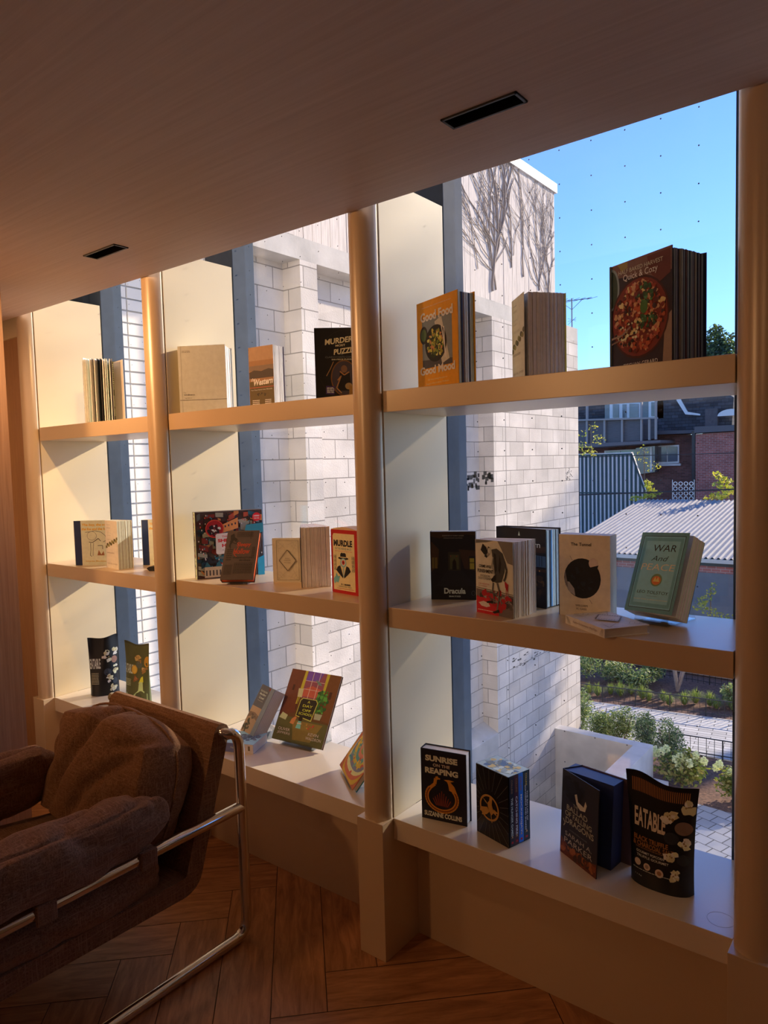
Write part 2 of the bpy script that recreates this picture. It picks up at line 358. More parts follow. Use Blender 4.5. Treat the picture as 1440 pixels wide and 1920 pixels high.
mb = MB(); mb.box((-3.6, .115, 0), (.72, .17, ZSb), CREAM); mb.box((-3.6, .38, -.3), (.9, .45, .2), DARKM); mb.box((-3.9, .30, -.3), (-3.314, .45, 3.1), DARKM)
struct(mb, 'wall_under_sill')
FAC = mat('pale_render', (.78, .74, .68), .85, nscale=3, namt=.05)
mb = MB(); mb.box((-5.2, .46, -5.6), (12, .60, -.3), FAC); mb.box((.9, .46, -.3), (12, .60, 3.14), FAC); mb.box((-5.2, .61, 3.14), (12, .75, 6), FAC); mb.box((-5.27, .46, -.3), (-3.92, .60, 3.14), FAC); struct(mb, 'wall_facade')  # unseen outer wall, added to bounce sunlight onto the block wall
# windows: glass, frit dots, dark mullions
for i in range(4):
    x0 = XP[i]+.002; x1 = XP[i+1]-PW-.075
    r = empty('window_%d' % (i+1), (x0, YG, ZS)); r['kind'] = 'structure'
    def rel(o): o.parent = r; o.location = (-x0, -YG, -ZS); return o
    mb = MB(); mb.box((x0-.01, YG, .19), (x1+.01, YG+.006, 3.04), GLASS); rel(mb.build('glass'))
    mb = MB(); DOTM = mat('frit_dot', (.10, .11, .13), .5)
    xx = -.608+.0955*math.ceil((x0+.01+.608)/.0955)
    while xx < x1-.01:
        for k in range(-6, 28):
            z = .46+.0955*(k+6)-.03; 
            if z > 2.95: continue
            mb.poly([(xx+.0022*math.cos(a), YG+.0075, z+.0022*math.sin(a)) for a in [2*PI*q/8 for q in range(8)]], DOTM)
        xx += .0955
    rel(mb.build('dot_pattern'))
for i, x in enumerate(XP):
    mb = MB(); mb.box((x-PW-.075, YB+.006, -.3), (x-.0006, YG+.05, 3.04), DARKM)
    o = struct(mb, 'trim_%d' % (i+1), bevel=.002)
# uprights: plinth, half-round shaft, side panel
UPN = ['leftmost, at the wood-panelled corner', 'directly behind the armchair', 'in the middle of the photo', 'at the right edge of the photo', 'beyond the right edge']
for i, x in enumerate(XP):
    lab = 'cream half-round column on a square plinth, '+UPN[i]
    r = empty('window_column', (x-PW/2, 0, 0), 0, lab, 'column', 'cream columns between the window bays')
    X0, X1 = -PW/2, PW/2
    mb = MB(); mb.box((X0, -.052, 0), (X1, .115, ZS), CREAM); mb.build('plinth', r, bevel=.0012)
    mb = MB(); n = 24; rr = PW/2-.002
    pts = [(rr*math.cos(PI+PI*k/n), -.0005+rr*math.sin(PI+PI*k/n)) for k in range(n+1)]
    mb.prism(pts, 'z', ZS, 3.04, CREAM, smooth=True); mb.build('shaft', r)
    mb = MB(); mb.box((X0+.006, -.0004, ZS), (X1-.006, .0035, 3.04), GROOVE); mb.build('shadow_gap', r)
    mb = MB(); mb.box((X0, .0036, ZS), (X1, YB, 2.246), CREAMP); mb.build('side_panel', r, bevel=.0008)
BAYN = ['leftmost', 'second', 'third', 'far right']
for i in range(4):
    x0, x1 = XP[i]+.0006, XP[i+1]-PW-.0006
    for z0, z1, nm in ((ZTb, ZT, 'upper'), (ZMb, ZM, 'middle')):
        o = MB(); o.box((x0+.002, 0, z0), (x1-.002, YB-.003, z1), CREAM); o = o.build('shelf_board', bevel=.001)
        tag(o, 'thick cream %s shelf of the %s window bay' % (nm, BAYN[i]), 'shelf', 'cream shelves across the window')
    o = MB(); o.box((x0, 0, ZSb), (x1, YB, ZS), CREAM_LIT); o = o.build('window_ledge', bevel=.001)
    tag(o, 'deep cream ledge at the bottom of the %s window bay' % BAYN[i], 'ledge', 'cream ledges under the window')
# recessed slot lights: two by the window, the others added as warm fill
AMB = mat('amber_reflector', (.25, .11, .06), .25, metal=.6, nscale=150, namt=.8)
for k, s in enumerate(SL):
    cx, cy = (s[0]+s[2])/2, (s[1]+s[3])/2; hx, hy = (s[2]-s[0])/2, (s[3]-s[1])/2
    lab = ['black recessed ceiling slot light, the farther and smaller one', 'black recessed ceiling slot light, the nearer and larger one'][k] if k < 2 else 'added recessed slot light in the unseen ceiling, giving the room warm fill'
    r = empty('ceiling_light', (cx, cy, ZC), 0, lab, 'ceiling light', 'recessed slot lights' if k < 2 else 'added fill lights behind the viewer')
    mb = MB(); hx -= .001; hy -= .001
    for a, b in (((-hx, -hy, -.003), (hx, -hy+.006, .03)), ((-hx, hy-.006, -.003), (hx, hy, .03)), ((-hx, -hy, -.003), (-hx+.006, hy, .03)), ((hx-.006, -hy, -.003), (hx, hy, .03))): mb.box(a, b, BLACK)
    mb.build('frame', r, bevel=.001)
    mb = MB(); mb.box((-hx, -hy, .031), (hx, hy, .036), AMB)
    mb.box((-hx+.006, -.002, .01), (hx-.006, .002, .03), BLACK)
    mb.build('reflector', r)
    if k < 2:
        l = bpy.data.lights.new('slot_light', 'AREA'); l.shape = 'RECTANGLE'; l.size = .04; l.size_y = .012; l.color = (1, .56, .22); l.energy = SLOT_W[k]; l.spread = math.radians(75)
        lo = bpy.data.objects.new('slot_light', l); COL.objects.link(lo); lo.parent = r; lo.location = (-.02, 0, -.012)
        lo.rotation_euler = Vector((-.80, .22, -.55)).to_track_quat('-Z', 'Y').to_euler()
    if k >= 2:
        l = bpy.data.lights.new('fill_light', 'AREA'); l.shape = 'RECTANGLE'; l.size = .15; l.size_y = .04; l.color = (1, .50, .20); l.energy = FILL_LAMP_W[k-2]
        lo = bpy.data.objects.new('fill_light', l); COL.objects.link(lo); lo.parent = r; lo.location = (0, 0, -.02); lo.rotation_euler = (math.radians(80), 0, 0); l.spread = math.radians(115)
# ------------------------------------------------------------------ outside
G = -3.4
XF, XR = -4.75, -4.98
ZG0 = -5.6
mb = MB()
def xbox(x0, x1, y0, y1, z0, z1, m): mb.box((x0, y0, z0), (x1, y1, z1), m)
xbox(-6.2, XR, 2.72, 6.89, ZG0, 3.37, CMU)                    # recessed infill
xbox(XR, XF, 3.29, 3.52, ZG0, 3.37, CMU)                      # pilaster seen in the second bay
xbox(-6.2, XF, 6.88, 9.70, ZG0, 3.37, CMU)                    # flush wall to the outer corner
xbox(-6.2, XF, 2.72, 9.70, 3.37, 3.575, CONC)                 # cast lintel band
o = mb.build('block_wall'); tag(o, 'grey concrete block wall with pilasters, seen through the second and third bays', 'wall')
mb = MB()
lb = [(XR, -2.155), (XF, -2.275), (XF, -2.6), (XR, -2.6)]
mb.prism(lb, 'y', 3.52, 6.88, CONC); o = mb.build('sloped_ledge', bevel=.01); tag(o, 'sloping concrete ledge at the foot of the block wall recess', 'ledge')
# control joints, repair patch
mb = MB()
for y in (7.215, 9.19): mb.box((XF, y-.006, ZG0), (XF+.001, y+.006, 3.37), mat('joint_sealant', (.28, .26, .24), .9))
R = random.Random(5); ST = mat('dark_mastic', (.06, .06, .06), .9, nscale=20, namt=.4)
for k in range(26):
    y = R.uniform(6.2, 6.86); z = R.uniform(1.10, 1.30)
    mb.box((XR, y-.06*R.random(), z-.03), (XR+.002, y+.09*R.random(), z+.04*R.random()), ST)
for k in range(14):
    x = R.uniform(XR+.01, XF-.02); z = R.uniform(1.12, 1.30)
    mb.box((x-.02, 6.8785, z-.03), (x+.03*R.random(), 6.88, z+.04*R.random()), ST)
for k in range(40):
    a = R.uniform(0, 2*PI); q = R.uniform(.05, .14); mb.box((XF, 9.3+q*math.cos(a), 1.2+q*.8*math.sin(a)), (XF+.002, 9.32+q*math.cos(a), 1.21+q*.8*math.sin(a)), ST)
for k in range(60):
    y = R.uniform(7.3, 9.0); z = -1.42-.0*(y-7)+R.uniform(-.1, .08); mb.box((XF, y-.03, z), (XF+.002, y+.05*R.random(), z+.02*R.random()), ST)
o = mb.build('wall_joint_marks', bpy.data.objects['block_wall'])
# boards above
BRD = mat('board_formed_concrete', (.66, .60, .55), .85, nscale=8, namt=.16, bump=.6, bscale=25, stretch=(6, 6, .5))
mb = MB(); mb.box((-6.2, 2.35, 3.575), (XF-.012, 8.86, 5.53), mat('board_gap', (.12, .11, .10), .9))
y = 2.35; R = random.Random(8)
while y < 8.85:
    y1 = min(y+.125, 8.86); d = R.uniform(0, .006); mb.box((XF-.03, y+.003, 3.575), (XF-.004+d, y1-.003, 5.51), BRD); y = y1
mb.box((-6.2, 8.86, 3.575), (XF-.004, 8.865, 5.51), BRD)
o = mb.build('board_formed_wall'); tag(o, 'upper wall of vertical board-formed concrete with bare creeper stems, against the sky', 'wall')
mb = MB(); mb.box((-6.2, 2.3, 5.50), (XF+.03, 8.91, 5.64), mat('pale_flashing', (.72, .72, .72), .5, nscale=5, namt=.1)); o = mb.build('roof_flashing', bevel=.004); tag(o, 'pale metal flashing capping the board-formed wall', 'roof flashing')
# bare creeper on the boards
mb = MB(); VN = mat('dead_vine', (.27, .22, .19), .9); R = random.Random(21)
def vine(y, z, dy, dz, L, r, depth):
    pts = [(XF+.006, y, z)]
    for k in range(int(L/.06)):
        dy += R.gauss(0, .12); dz += R.gauss(0, .06)+.05*(.9-dz); n = math.hypot(dy, dz); dy /= n; dz /= n
        y += dy*.06; z += dz*.06
        if z > 5.62 or y < 3.5 or y > 8.85 or z < 3.62: break
        pts.append((XF+.006+R.uniform(0, .006), y, z))
        if depth and R.random() < .22: vine(y, z, dy+R.uniform(-1, .4), dz*R.uniform(.2, 1), L*R.uniform(.3, .7), r*.6, depth-1)
    if len(pts) > 2: mb.tube(pts, [r*(1-.6*i/len(pts)) for i in range(len(pts))], VN, 5, False)
for y0 in (7.0, 7.45, 7.8, 8.3, 8.6): vine(y0, 3.65+R.uniform(0, .5), -.25, 1, 2.4, .010, 2)
vine(6.9, 3.7, -.22, 1, 2.2, .022, 2)
for k in range(7): vine(R.uniform(6.2, 8.8), R.uniform(3.7, 4.6), R.uniform(-.4, .2), 1, 1.6, .005, 1)
o = mb.build('creeper_stems'); tag(o, 'leafless creeper stems climbing the board-formed concrete wall', 'climbing plant', kind='stuff')
# white block wall, stack bond with raked joints
WB = mat('white_painted_block', (.80, .79, .76), .7, nscale=6, namt=.05, bump=.2, bscale=30); WJ = mat('raked_joint', (.45, .46, .48), .9)
mb = MB(); mb.box((-6.2, -1.6, -3.4), (-5.295, 2.71, 4.2), WJ)
for r_ in range(0, 72):
    z = -3.15+.0985*r_; z = -3.147+.0985*r_
    for c in range(-6, 3):
        y = 1.812+.40*c; 
        if y > 2.6: continue
        if y+.386 > 2.71: y1 = 2.71
        else: y1 = y+.386
        mb.box((-5.296, y, z), (-5.28, y1, z+.084), WB)
o = mb.build('white_block_wall'); tag(o, 'white painted block wall with deep stacked joints, seen through the leftmost bay', 'wall')
# sunken areaway: concrete walls
mb = MB()
mb.prism([(-4.75, 8.683), (-3.52, 8.683), (-3.52, .5), (-3.30, .5), (-3.285, 8.867), (-4.75, 8.867)], 'z', ZG0, -2.77, CONCW)
o = mb.build('areaway_wall', bevel=.006); tag(o, 'pale cast concrete areaway wall turning a corner beside the yew shrubs', 'wall')
mb = MB(); mb.box((-3.28, 8.05, G), (-3.02, 8.72, -3.2), CONCW); o = mb.build('concrete_bench', bevel=.008); tag(o, 'low concrete block at the outside corner of the areaway wall', 'bench')
mb = MB(); mb.box((-6.2, -2, ZG0-.1), (-3.4, 9.7, ZG0), CONC); struct(mb, 'floor_areaway')
# ground, paths, kerb
MULCH = mat('bark_mulch', (.16, .09, .065), .95, nscale=25, namt=.5, bump=1, bscale=60)
mb = MB(); mb.poly([(-3.3, -6, G-.02), (30, -6, G-.02), (30, 17, G-.02), (-30, 17, G-.02), (-30, 9.7, G-.02), (-4.75, 9.7, G-.02), (-4.75, 8.8, G-.02), (-3.3, 8.8, G-.02)], MULCH); struct(mb, 'floor_planting_bed')
P1 = pavers('square_pavers', (.47, .48, .50), .2, .2, .3); P2 = pavers('plank_pavers', (.55, .55, .54), .45, .11, -.15)
mb = MB(); mb.prism([(-3.02, 8.70), (-1.2, 8.60), (12, 8.2), (12, 2), (-3.02, 2)], 'z', G-.06, G, P1); struct(mb, 'floor_near_path')
mb = MB(); mb.prism([(-9.7, 9.76), (-5.0, 10.25), (-2.54, 10.487), (6, 11.3), (6, 13.2), (-2.956, 12.40), (-5.687, 11.95), (-9.7, 11.3)], 'z', G-.06, G, P2); struct(mb, 'floor_garden_path')
ASPH = mat('grey_paving', (.34, .36, .39), .85, nscale=6, namt=.08)
mb = MB(); mb.box((-25, 15.3, G), (12, 40, G+.10), ASPH); struct(mb, 'floor_driveway')
mb = MB(); mb.box((-12, 14.95, G), (6, 15.3, G+.13), mat('tan_kerb', (.38, .29, .22), .9, nscale=5, namt=.1)); mb.box((-12, 14.93, G+.13), (6, 15.32, G+.17), CONCW)
o = mb.build('kerb', bevel=.005); tag(o, 'tan kerb with a pale coping behind the rear garden fence', 'kerb')
# fences
IRON = mat('black_iron', (.02, .022, .025), .45)
def fence(A, B, h, sp, post, label, mid=None):
    A = Vector(A); B = Vector(B); L = (B-A).length; r = empty('garden_fence', A, math.atan2(B.y-A.y, B.x-A.x), label, 'fence', 'black iron garden fences')
    q = MB(); q.box((0, -.008, h-.014), (L, .008, h), IRON); q.box((0, -.006, .05), (L, .006, .062), IRON); q.build('rail', r)
    n = int(L/sp)
    for k in range(n+1):
        if k % post: q = MB(); q.box((k*sp-.004, -.004, .0), (k*sp+.004, .004, h-.012), IRON); q.build('baluster', r)
    for k in range(0, n+1, post):
        q = MB(); q.box((k*sp-.010, -.010, 0), (k*sp+.010, .010, h-.001), IRON); q.build('post', r)
fence((-5.9, 11.955, G), (-2.2, 12.55, G), .33, .105, 6, 'low black railing along the far edge of the plank-paved path')
fence((-3.40, 10.33, G), (-1.8, 10.56, G), .32, .12, 6, 'low black railing in front of the path, to the right of the yew shrubs')
fence((-7.6, 14.50, G), (-2.6, 14.30, G), .75, .118, 8, 'taller black railing at the back of the mulched bed')
# planting
YEW = [leafmat('yew_dark', (.07, .13, .05)), leafmat('yew_mid', (.17, .27, .11)), leafmat('yew_tip', (.42, .50, .26))]
STEM = mat('bark', (.20, .15, .11), .9, nscale=20, namt=.2)
def shrub(name, x, y, z, rx, ry, h, n, size, cols, seed, label, cat='shrub', group=None, aspect=.4, stems=5):
    r = empty(name, (x, y, z), 0, label, cat, group); R = random.Random(seed); ell = []
    for k in range(7): ell.append((R.uniform(-.4, .4)*rx, R.uniform(-.4, .4)*ry, h*R.uniform(.35, .72), rx*.62, ry*.62, h*.34))
    ell.append((0, 0, h*.4, rx*.8, ry*.8, h*.38))
    leaf_cloud('foliage', r, ell, n, size, cols, seed, aspect=aspect)
    q = MB()
    for k in range(stems):
        a = R.uniform(0, 2*PI); q.tube([(0, 0, 0), (.3*rx*math.cos(a), .3*ry*math.sin(a), h*.4), (.6*rx*math.cos(a), .6*ry*math.sin(a), h*.8)], [.012, .008, .004], STEM, 6)
    q.build('stems', r); return r
yl = ['first yew shrub from the block wall', 'second yew shrub from the block wall', 'third yew shrub from the block wall', 'fourth yew shrub from the block wall', 'nearest yew shrub, beside the short railing']
for k, (x, y, h) in enumerate([(-5.0, 10.25, .78), (-4.55, 10.1, .68), (-4.15, 10.0, .70), (-3.72, 9.85, .74), (-3.28, 9.62, .82)]):
    shrub('yew_shrub', x, y, G, .27, .27, h, 2600, .055, YEW, 30+k, 'dark green '+yl[k], 'shrub', 'row of yew shrubs', .3)
HY = [leafmat('hyd_a', (.13, .20, .05)), leafmat('hyd_b', (.28, .33, .08)), leafmat('hyd_c', (.40, .36, .12))]
PET = leafmat('hyd_flower', (.80, .85, .58), .25)
def hydrangea(x, y, rx, h, heads, seed, label):
    r = shrub('hydrangea', x, y, G, rx, rx*.8, h, 1300, .075, HY, seed, label, 'shrub', 'flowering hydrangeas', .5); R = random.Random(seed)
    for k in range(heads):
        a = R.uniform(0, 2*PI); q = R.uniform(.3, 1); cx, cy, cz = rx*q*math.cos(a), -abs(rx*.8*q*math.sin(a))*.8, h*R.uniform(.62, 1.0)
        o = leaf_cloud('flower_head', r, [(cx, cy, cz, .055, .055, .065)], 110, .03, [PET], seed+k, aspect=.9)
hydrangea(-2.95, 9.10, .42, .55, 13, 51, 'hydrangea with pale green-white flower heads in front of the nearest yew')
hydrangea(-2.15, 9.12, .34, .52, 8, 52, 'hydrangea with white heads cut off by the right column')
GB = [leafmat('grass_a', (.20, .30, .07)), leafmat('grass_b', (.36, .42, .14))]
def grass(x, y, seed, label, s=1):
    r = empty('grass_clump', (x, y, G), 0, label, 'ornamental grass', 'grass clumps behind the path railing'); q = MB(); R = random.Random(seed)
    for k in range(230):
        a = R.uniform(0, 2*PI); b = R.uniform(.04, .26)*s; hh = R.uniform(.12, .30)*s; c, d = math.cos(a), math.sin(a); wv = .0028
        P = [(c*.03, d*.03, 0), (c*b*.45, d*b*.45, hh*.7), (c*b, d*b, hh*(1 if b < .1 else .55))]
        q.add([(P[0][0]-d*wv, P[0][1]+c*wv, 0), (P[0][0]+d*wv, P[0][1]-c*wv, 0), (P[1][0]+d*wv, P[1][1]-c*wv, P[1][2]), (P[1][0]-d*wv, P[1][1]+c*wv, P[1][2]), P[2]], [(0, 1, 2, 3), (3, 2, 4)], GB[k % 2])
    q.build('blades', r)
GR = random.Random(77)
for k in range(17):
    t = k/16; grass(-5.75+3.25*t+GR.uniform(-.05, .05), 12.32+.52*t+GR.uniform(0, .42), 60+k, 'low green grass clump growing behind the black railing of the path', GR.uniform(.8, 1.2))
VG = [leafmat('vib_a', (.12, .20, .10)), leafmat('vib_b', (.26, .35, .16)), leafmat('vib_c', (.45, .50, .25))]
for k, (x, y, rx, h, lb_) in enumerate([(-6.15, 13.3, .45, .75, 'light green bush against the block wall corner, behind the path'), (-5.55, 13.5, .42, .55, 'variegated bush second from the block wall, behind the path'), (-5.0, 13.35, .40, .42, 'low spreading bush in the mulched bed'), (-4.85, 13.95, .30, .62, 'upright leafy bush against the rear railing'), (-3.1, 13.2, .3, .5, 'leafy bush at the right edge of the mulched bed'), (-6.3, 12.6, .3, .5, 'yellow-green bush at the left end of the path railing')]):
    shrub('garden_bush', x, y, G, rx, rx, h, 1100, .07, VG, 80+k, lb_, 'bush', 'bushes in the mulched bed', .5)
r = empty('young_tree', (-4.26, 13.557, G), 0, 'small multi-stemmed tree trunk rising from the mulched bed', 'tree'); q = MB()
for k, (dx, dy) in enumerate([(-.30, .05), (-.05, -.1), (.42, .0), (.18, .15)]): q.tube([(0, 0, 0), (dx*.35, dy, .5), (dx*.8, dy*1.5, 1.1)], [.035, .024, .016], mat('pale_bark', (.36, .28, .23), .9, nscale=15, namt=.2), 8)
q.build('trunk', r)
# ------------------------------------------------------------------ garage with ribbed roof
xr = -8.86; m_ = .148
r = empty('garage', (xr, 18, G), 0, 'low garage with a pale ribbed metal roof, brick strip and grey door', 'garage'); ox = Vector((xr, 18, G))
ROOFM = mat('galvanised_roof', (.36, .36, .37), .75, spec=.2, nscale=3, namt=.08)
q = MB(); L = 12.0
vs = []; fs = []; n = int(L/.05); xx = 0
while xx < L:
    for (a, hgt) in ((0, 0), (.03, .035), (.06, .035), (.09, 0)): vs += [(xx+a, -.15, 2.245-.15*m_+hgt), (xx+a, 7.13, 2.245+7.13*m_+hgt)]
    xx += .15
n = len(vs)//2; fs = [(2*i, 2*i+2, 2*i+3, 2*i+1) for i in range(n-1)]
q.add(vs, fs, ROOFM); q.build('roof', r)
q = MB(); q.box((.05, 0, 0), (L, 7, 2.1), mat('garage_grey', (.15, .16, .18), .8, nscale=4, namt=.08)); q.build('wall', r)
q = MB(); q.box((.05, -.012, 1.84), (L, 0, 2.02), REDB); q.build('brick_strip', r)
q = MB(); q.box((0, -.20, 2.12), (L, -.10, 2.215), mat('pale_gutter', (.55, .53, .48), .5)); q.box((0, -.1, 2.03), (L, 0, 2.12), BLACK); q.build('gutter', r)
# pale ribbed metal cladding of the neighbouring shed
Yc = 26.0; CL = mat('grey_cladding', (.80, .72, .68), .6, nscale=4, namt=.06); CLD = mat('cladding_seam', (.03, .06, .06), .6)
a = at(1070, 853.5, Yc); b = at(1184, 851, Yc); c = at(1209, 920, Yc)
q = MB(); r = empty('ribbed_shed', (a.x, Yc, G), 0, 'shed wall of vertical grey ribbed metal beside the block wall', 'shed')
W_ = b.x-a.x; H_ = a.z-G; W2 = c.x-a.x; H2 = c.z-G
q.prism([(0, 0), (W2, 0), (W2, H2), (W_, H_), (0, H_)], 'y', 0, .2, CL); q.build('cladding', r)
q = MB(); n = 15
for k in range(n+5):
    x = W_*k/n; hh = H_ if x <= W_ else H_-(x-W_)*(H_-H2)/(W2-W_)
    if hh < .5: break
    q.box((x-.04, -.03, 0), (x+.04, 0, hh), CLD)
q.box((0, -.04, H_-.06), (W_, .0, H_), CLD); q.tube([(W_, -.02, H_), (W2, -.02, H2)], .04, CLD, 6); q.box((0, -.05, H_-1.55), (W2, -.02, H_-1.5), CLD)
q.build('seams', r)
q = MB(); q.box((0, -.05, H_), (W_, .2, H_+.05), CONCW); q.build('capping', r)
# ------------------------------------------------------------------ houses behind
Yh = 32.0
def hp(x, y, Y=Yh): return at(x, y, Y)
def quad(q, pts, Y, m, d=.25, off=0):
    P = [hp(x, y, Y+off) for x, y in pts]; q.prism([(p.x, p.z) for p in P], 'y', Y+off, Y+off+d, m)
r = empty('brick_house', (0, 0, 0), 0, 'dark brick house with a timber balcony and shingled gable, behind the garage', 'house')
q = MB(); quad(q, [(1040, 1010), (1302, 1010), (1302, 815), (1040, 815)], Yh, DARKB, 6); q.build('wall', r)
q = MB(); quad(q, [(1040, 812), (1303, 806), (1303, 812), (1040, 822)], Yh, mat('eave_board', (.10, .10, .11), .7), .5, -.5); q.build('eave', r)
q = MB(); quad(q, [(1225, 812), (1303, 806), (1372, 800), (1376, 745), (1300, 700), (1235, 735)], Yh, SHING, 5, .3); quad(q, [(1040, 815), (1240, 812), (1240, 700), (1040, 700)], Yh, SHING, 5, 1.0); q.build('roof', r)
GRW = mat('grey_shingle_wall', (.26, .29, .27), .8, nscale=20, namt=.15)
q = MB(); quad(q, [(1134, 790), (1246, 790), (1250, 740), (1134, 740)], Yh, GRW, .5, .4); q.build('dormer', r)
WTR = mat('white_trim', (.78, .78, .76), .5); GLD = mat('house_glass', (.08, .10, .13), .12, spec=.8, nscale=1.5, namt=.5)
def hwin(pts, panes, r, Y, d):
    f = MB(); quad(f, pts, Y, WTR, .1, d); f = f.build('window', r); g = MB()
    for p in panes: quad(g, p, Y, GLD, .05, d-.04)
    g.build('pane', f)
hwin([(1143, 785), (1201, 783), (1201, 755), (1143, 757)], [[(1149, 783), (1160, 783), (1160, 758), (1149, 758)], [(1167, 783), (1174, 783), (1174, 758), (1167, 758)], [(1180, 783), (1197, 782), (1197, 757), (1180, 757)]], r, Yh, .3)
hwin([(1216, 786), (1244, 784), (1244, 745), (1216, 747)], [[(1221, 780), (1232, 780), (1232, 754), (1221, 754)]], r, Yh, .3)
hwin([(1231, 870), (1273, 868), (1273, 834), (1231, 836)], [[(1234, 866), (1250, 866), (1250, 838), (1234, 838)], [(1252, 866), (1270, 865), (1270, 837), (1252, 838)]], r, Yh, -.1)
q = MB(); quad(q, [(1231, 874), (1276, 873), (1276, 869), (1231, 870)], Yh, CONCW, .2, -.2); q.build('window_sill', r)
BW = mat('weathered_boards', (.13, .125, .13), .8, nscale=10, namt=.25, stretch=(.3, 1, 8)); BP = mat('balcony_post', (.34, .31, .29), .7)
q = MB(); quad(q, [(1060, 836), (1200, 826), (1200, 785), (1060, 790)], Yh, BW, .1, -2.0); quad(q, [(1200, 826), (1230, 822), (1230, 783), (1200, 785)], Yh, BW, .1, -1.4); q.build('balcony', r)
for x, y0, y1 in ((1100, 833, 760), (1133, 831, 786), (1166, 829, 785), (1202, 827, 750), (1217, 825, 784), (1229, 824, 745)):
    q = MB(); quad(q, [(x-1.7, y0), (x+1.7, y0), (x+1.7, y1), (x-1.7, y1)], Yh, BP, .12, -2.15); q.build('balcony_post', r)
q = MB(); quad(q, [(1060, 790), (1230, 785), (1230, 782), (1060, 787)], Yh, BP, .3, -2.2); quad(q, [(1060, 842), (1238, 830), (1238, 825), (1060, 834)], Yh, mat('balcony_deck', (.17, .15, .15), .8), 2.2, -2.2); q.build('balcony_rail', r)
q = MB(); quad(q, [(1133, 862), (1196, 862), (1196, 842), (1133, 845)], Yh, WTR, .1, -.3); quad(q, [(1136, 862), (1163, 862), (1163, 846), (1136, 847)], Yh, mat('green_glass', (.13, .24, .20), .15, spec=.8, nscale=2, namt=.5), .1, -.35); quad(q, [(1165, 862), (1193, 862), (1193, 844), (1165, 845)], Yh, MATS['green_glass'], .1, -.35); q.build('glazed_door', r)
q = MB(); quad(q, [(1192, 890), (1228, 885), (1228, 836), (1192, 840)], Yh, GLD, .6, -.6); quad(q, [(1219, 884), (1222, 884), (1222, 838), (1219, 838)], Yh, WTR, .1, -.65); q.build('bay_window', r)
q = MB(); quad(q, [(1268, 750), (1285, 777), (1313, 779), (1313, 776), (1289, 772), (1274, 745)], Yh, WTR, .1, .2); q.build('white_downpipe', r)
q = MB(); quad(q, [(1322, 805), (1345, 803), (1345, 765), (1322, 767)], Yh, mat('chimney_grey', (.13, .11, .11), .9, nscale=8, namt=.15), 1, .1); q.build('chimney', r)
r = empty('red_brick_house', (0, 0, 0), 0, 'red brick house with a flat parapet at the right edge of the window view', 'house')
q = MB(); quad(q, [(1304, 1010), (1480, 1010), (1480, 803), (1304, 814)], Yh, REDB, 6, -1.2); q.build('wall', r)
q = MB(); quad(q, [(1302, 812), (1480, 802), (1480, 792), (1302, 800)], Yh, mat('parapet', (.10, .10, .11), .7), 6.2, -1.4); q.build('parapet', r)
q = MB(); quad(q, [(1297, 1000), (1303, 1000), (1303, 808), (1297, 808)], Yh, BLACK, .2, -1.1); q.build('downpipe', r)
q = MB(); quad(q, [(1345, 803), (1378, 800), (1378, 765), (1345, 768)], Yh, mat('roof_plant', (.17, .17, .19), .8, nscale=5, namt=.15), 1, 1.2)
quad(q, [(1356, 767), (1363, 767), (1363, 742), (1356, 742)], Yh, REDB, .8, 2.5); q.build('chimney', r)
q = MB(); P_ = hp(1371, 779, Yh-.4); pts = [(P_.x+.55*math.cos(PI*k/10), P_.z+.28*math.sin(PI*k/10)) for k in range(11)]; q.prism(pts, 'y', Yh-.4, Yh, WTR); q.build('skylight', r)
# cables
for y0, y1, lb_ in ((929, 918, 'lower black cable crossing in front of the garage roof'), (858, 851, 'upper thin cable crossing in front of the brick house')):
    A = at(1060, y0, 17.5); B = at(1500, y1-5, 17.5); q = MB(); n = 14
    q.tube([A.lerp(B, k/n)-Vector((0, 0, .25*math.sin(PI*k/n)**1)) if 0 else A.lerp(B, k/n) for k in range(n+1)], .018 if y0 > 900 else .010, BLACK, 6); tag(q.build('overhead_cable'), lb_, 'cable')
# plants round the garage
YL = [leafmat('yl_a', (.52, .50, .06)), leafmat('yl_b', (.36, .42, .07)), leafmat('yl_c', (.70, .62, .12))]
def leafy(x, y, Y, w_, h_, n, label, seed, cols, size=.12, name='leafy_plant'):
    p = at(x, y, Y); r = empty(name, p, 0, label, 'plant'); R = random.Random(seed); ell = []
    for k in range(8): t = k/7; ell.append((R.uniform(-.5, .5)*w_*(1-t*.8), R.uniform(-.3, .3)*w_, h_*(.1+.85*t), w_*.32*(1.1-t*.7), w_*.3, h_*.12))
    leaf_cloud('foliage', r, ell, n, size, cols, seed, aspect=.7); q = MB(); q.tube([(0, 0, -.3), (0, 0, h_*.9)], .02, STEM, 6); q.build('stem', r)
leafy(1214, 938, 25.4, .8, .75, 260, 'yellow-green bush poking over the garage roof beside the ribbed shed', 91, YL)
leafy(1347, 938, 25.4, 1.2, .95, 420, 'yellow bush poking over the garage roof in front of the red brick house', 92, YL)
leafy(1332, 1160, 17.3, .7, .85, 240, 'yellow-green sapling in front of the grey garage door', 93, YL, .07)
leafy(1108, 856, 25.5, 1.1, 1.3, 160, 'sparse vine above the ribbed shed next to the block wall', 94, YL, .1)
leafy(1208, 885, 26.5, .9, 1.0, 90, 'sparse vine beside the bay window', 95, YL, .08)
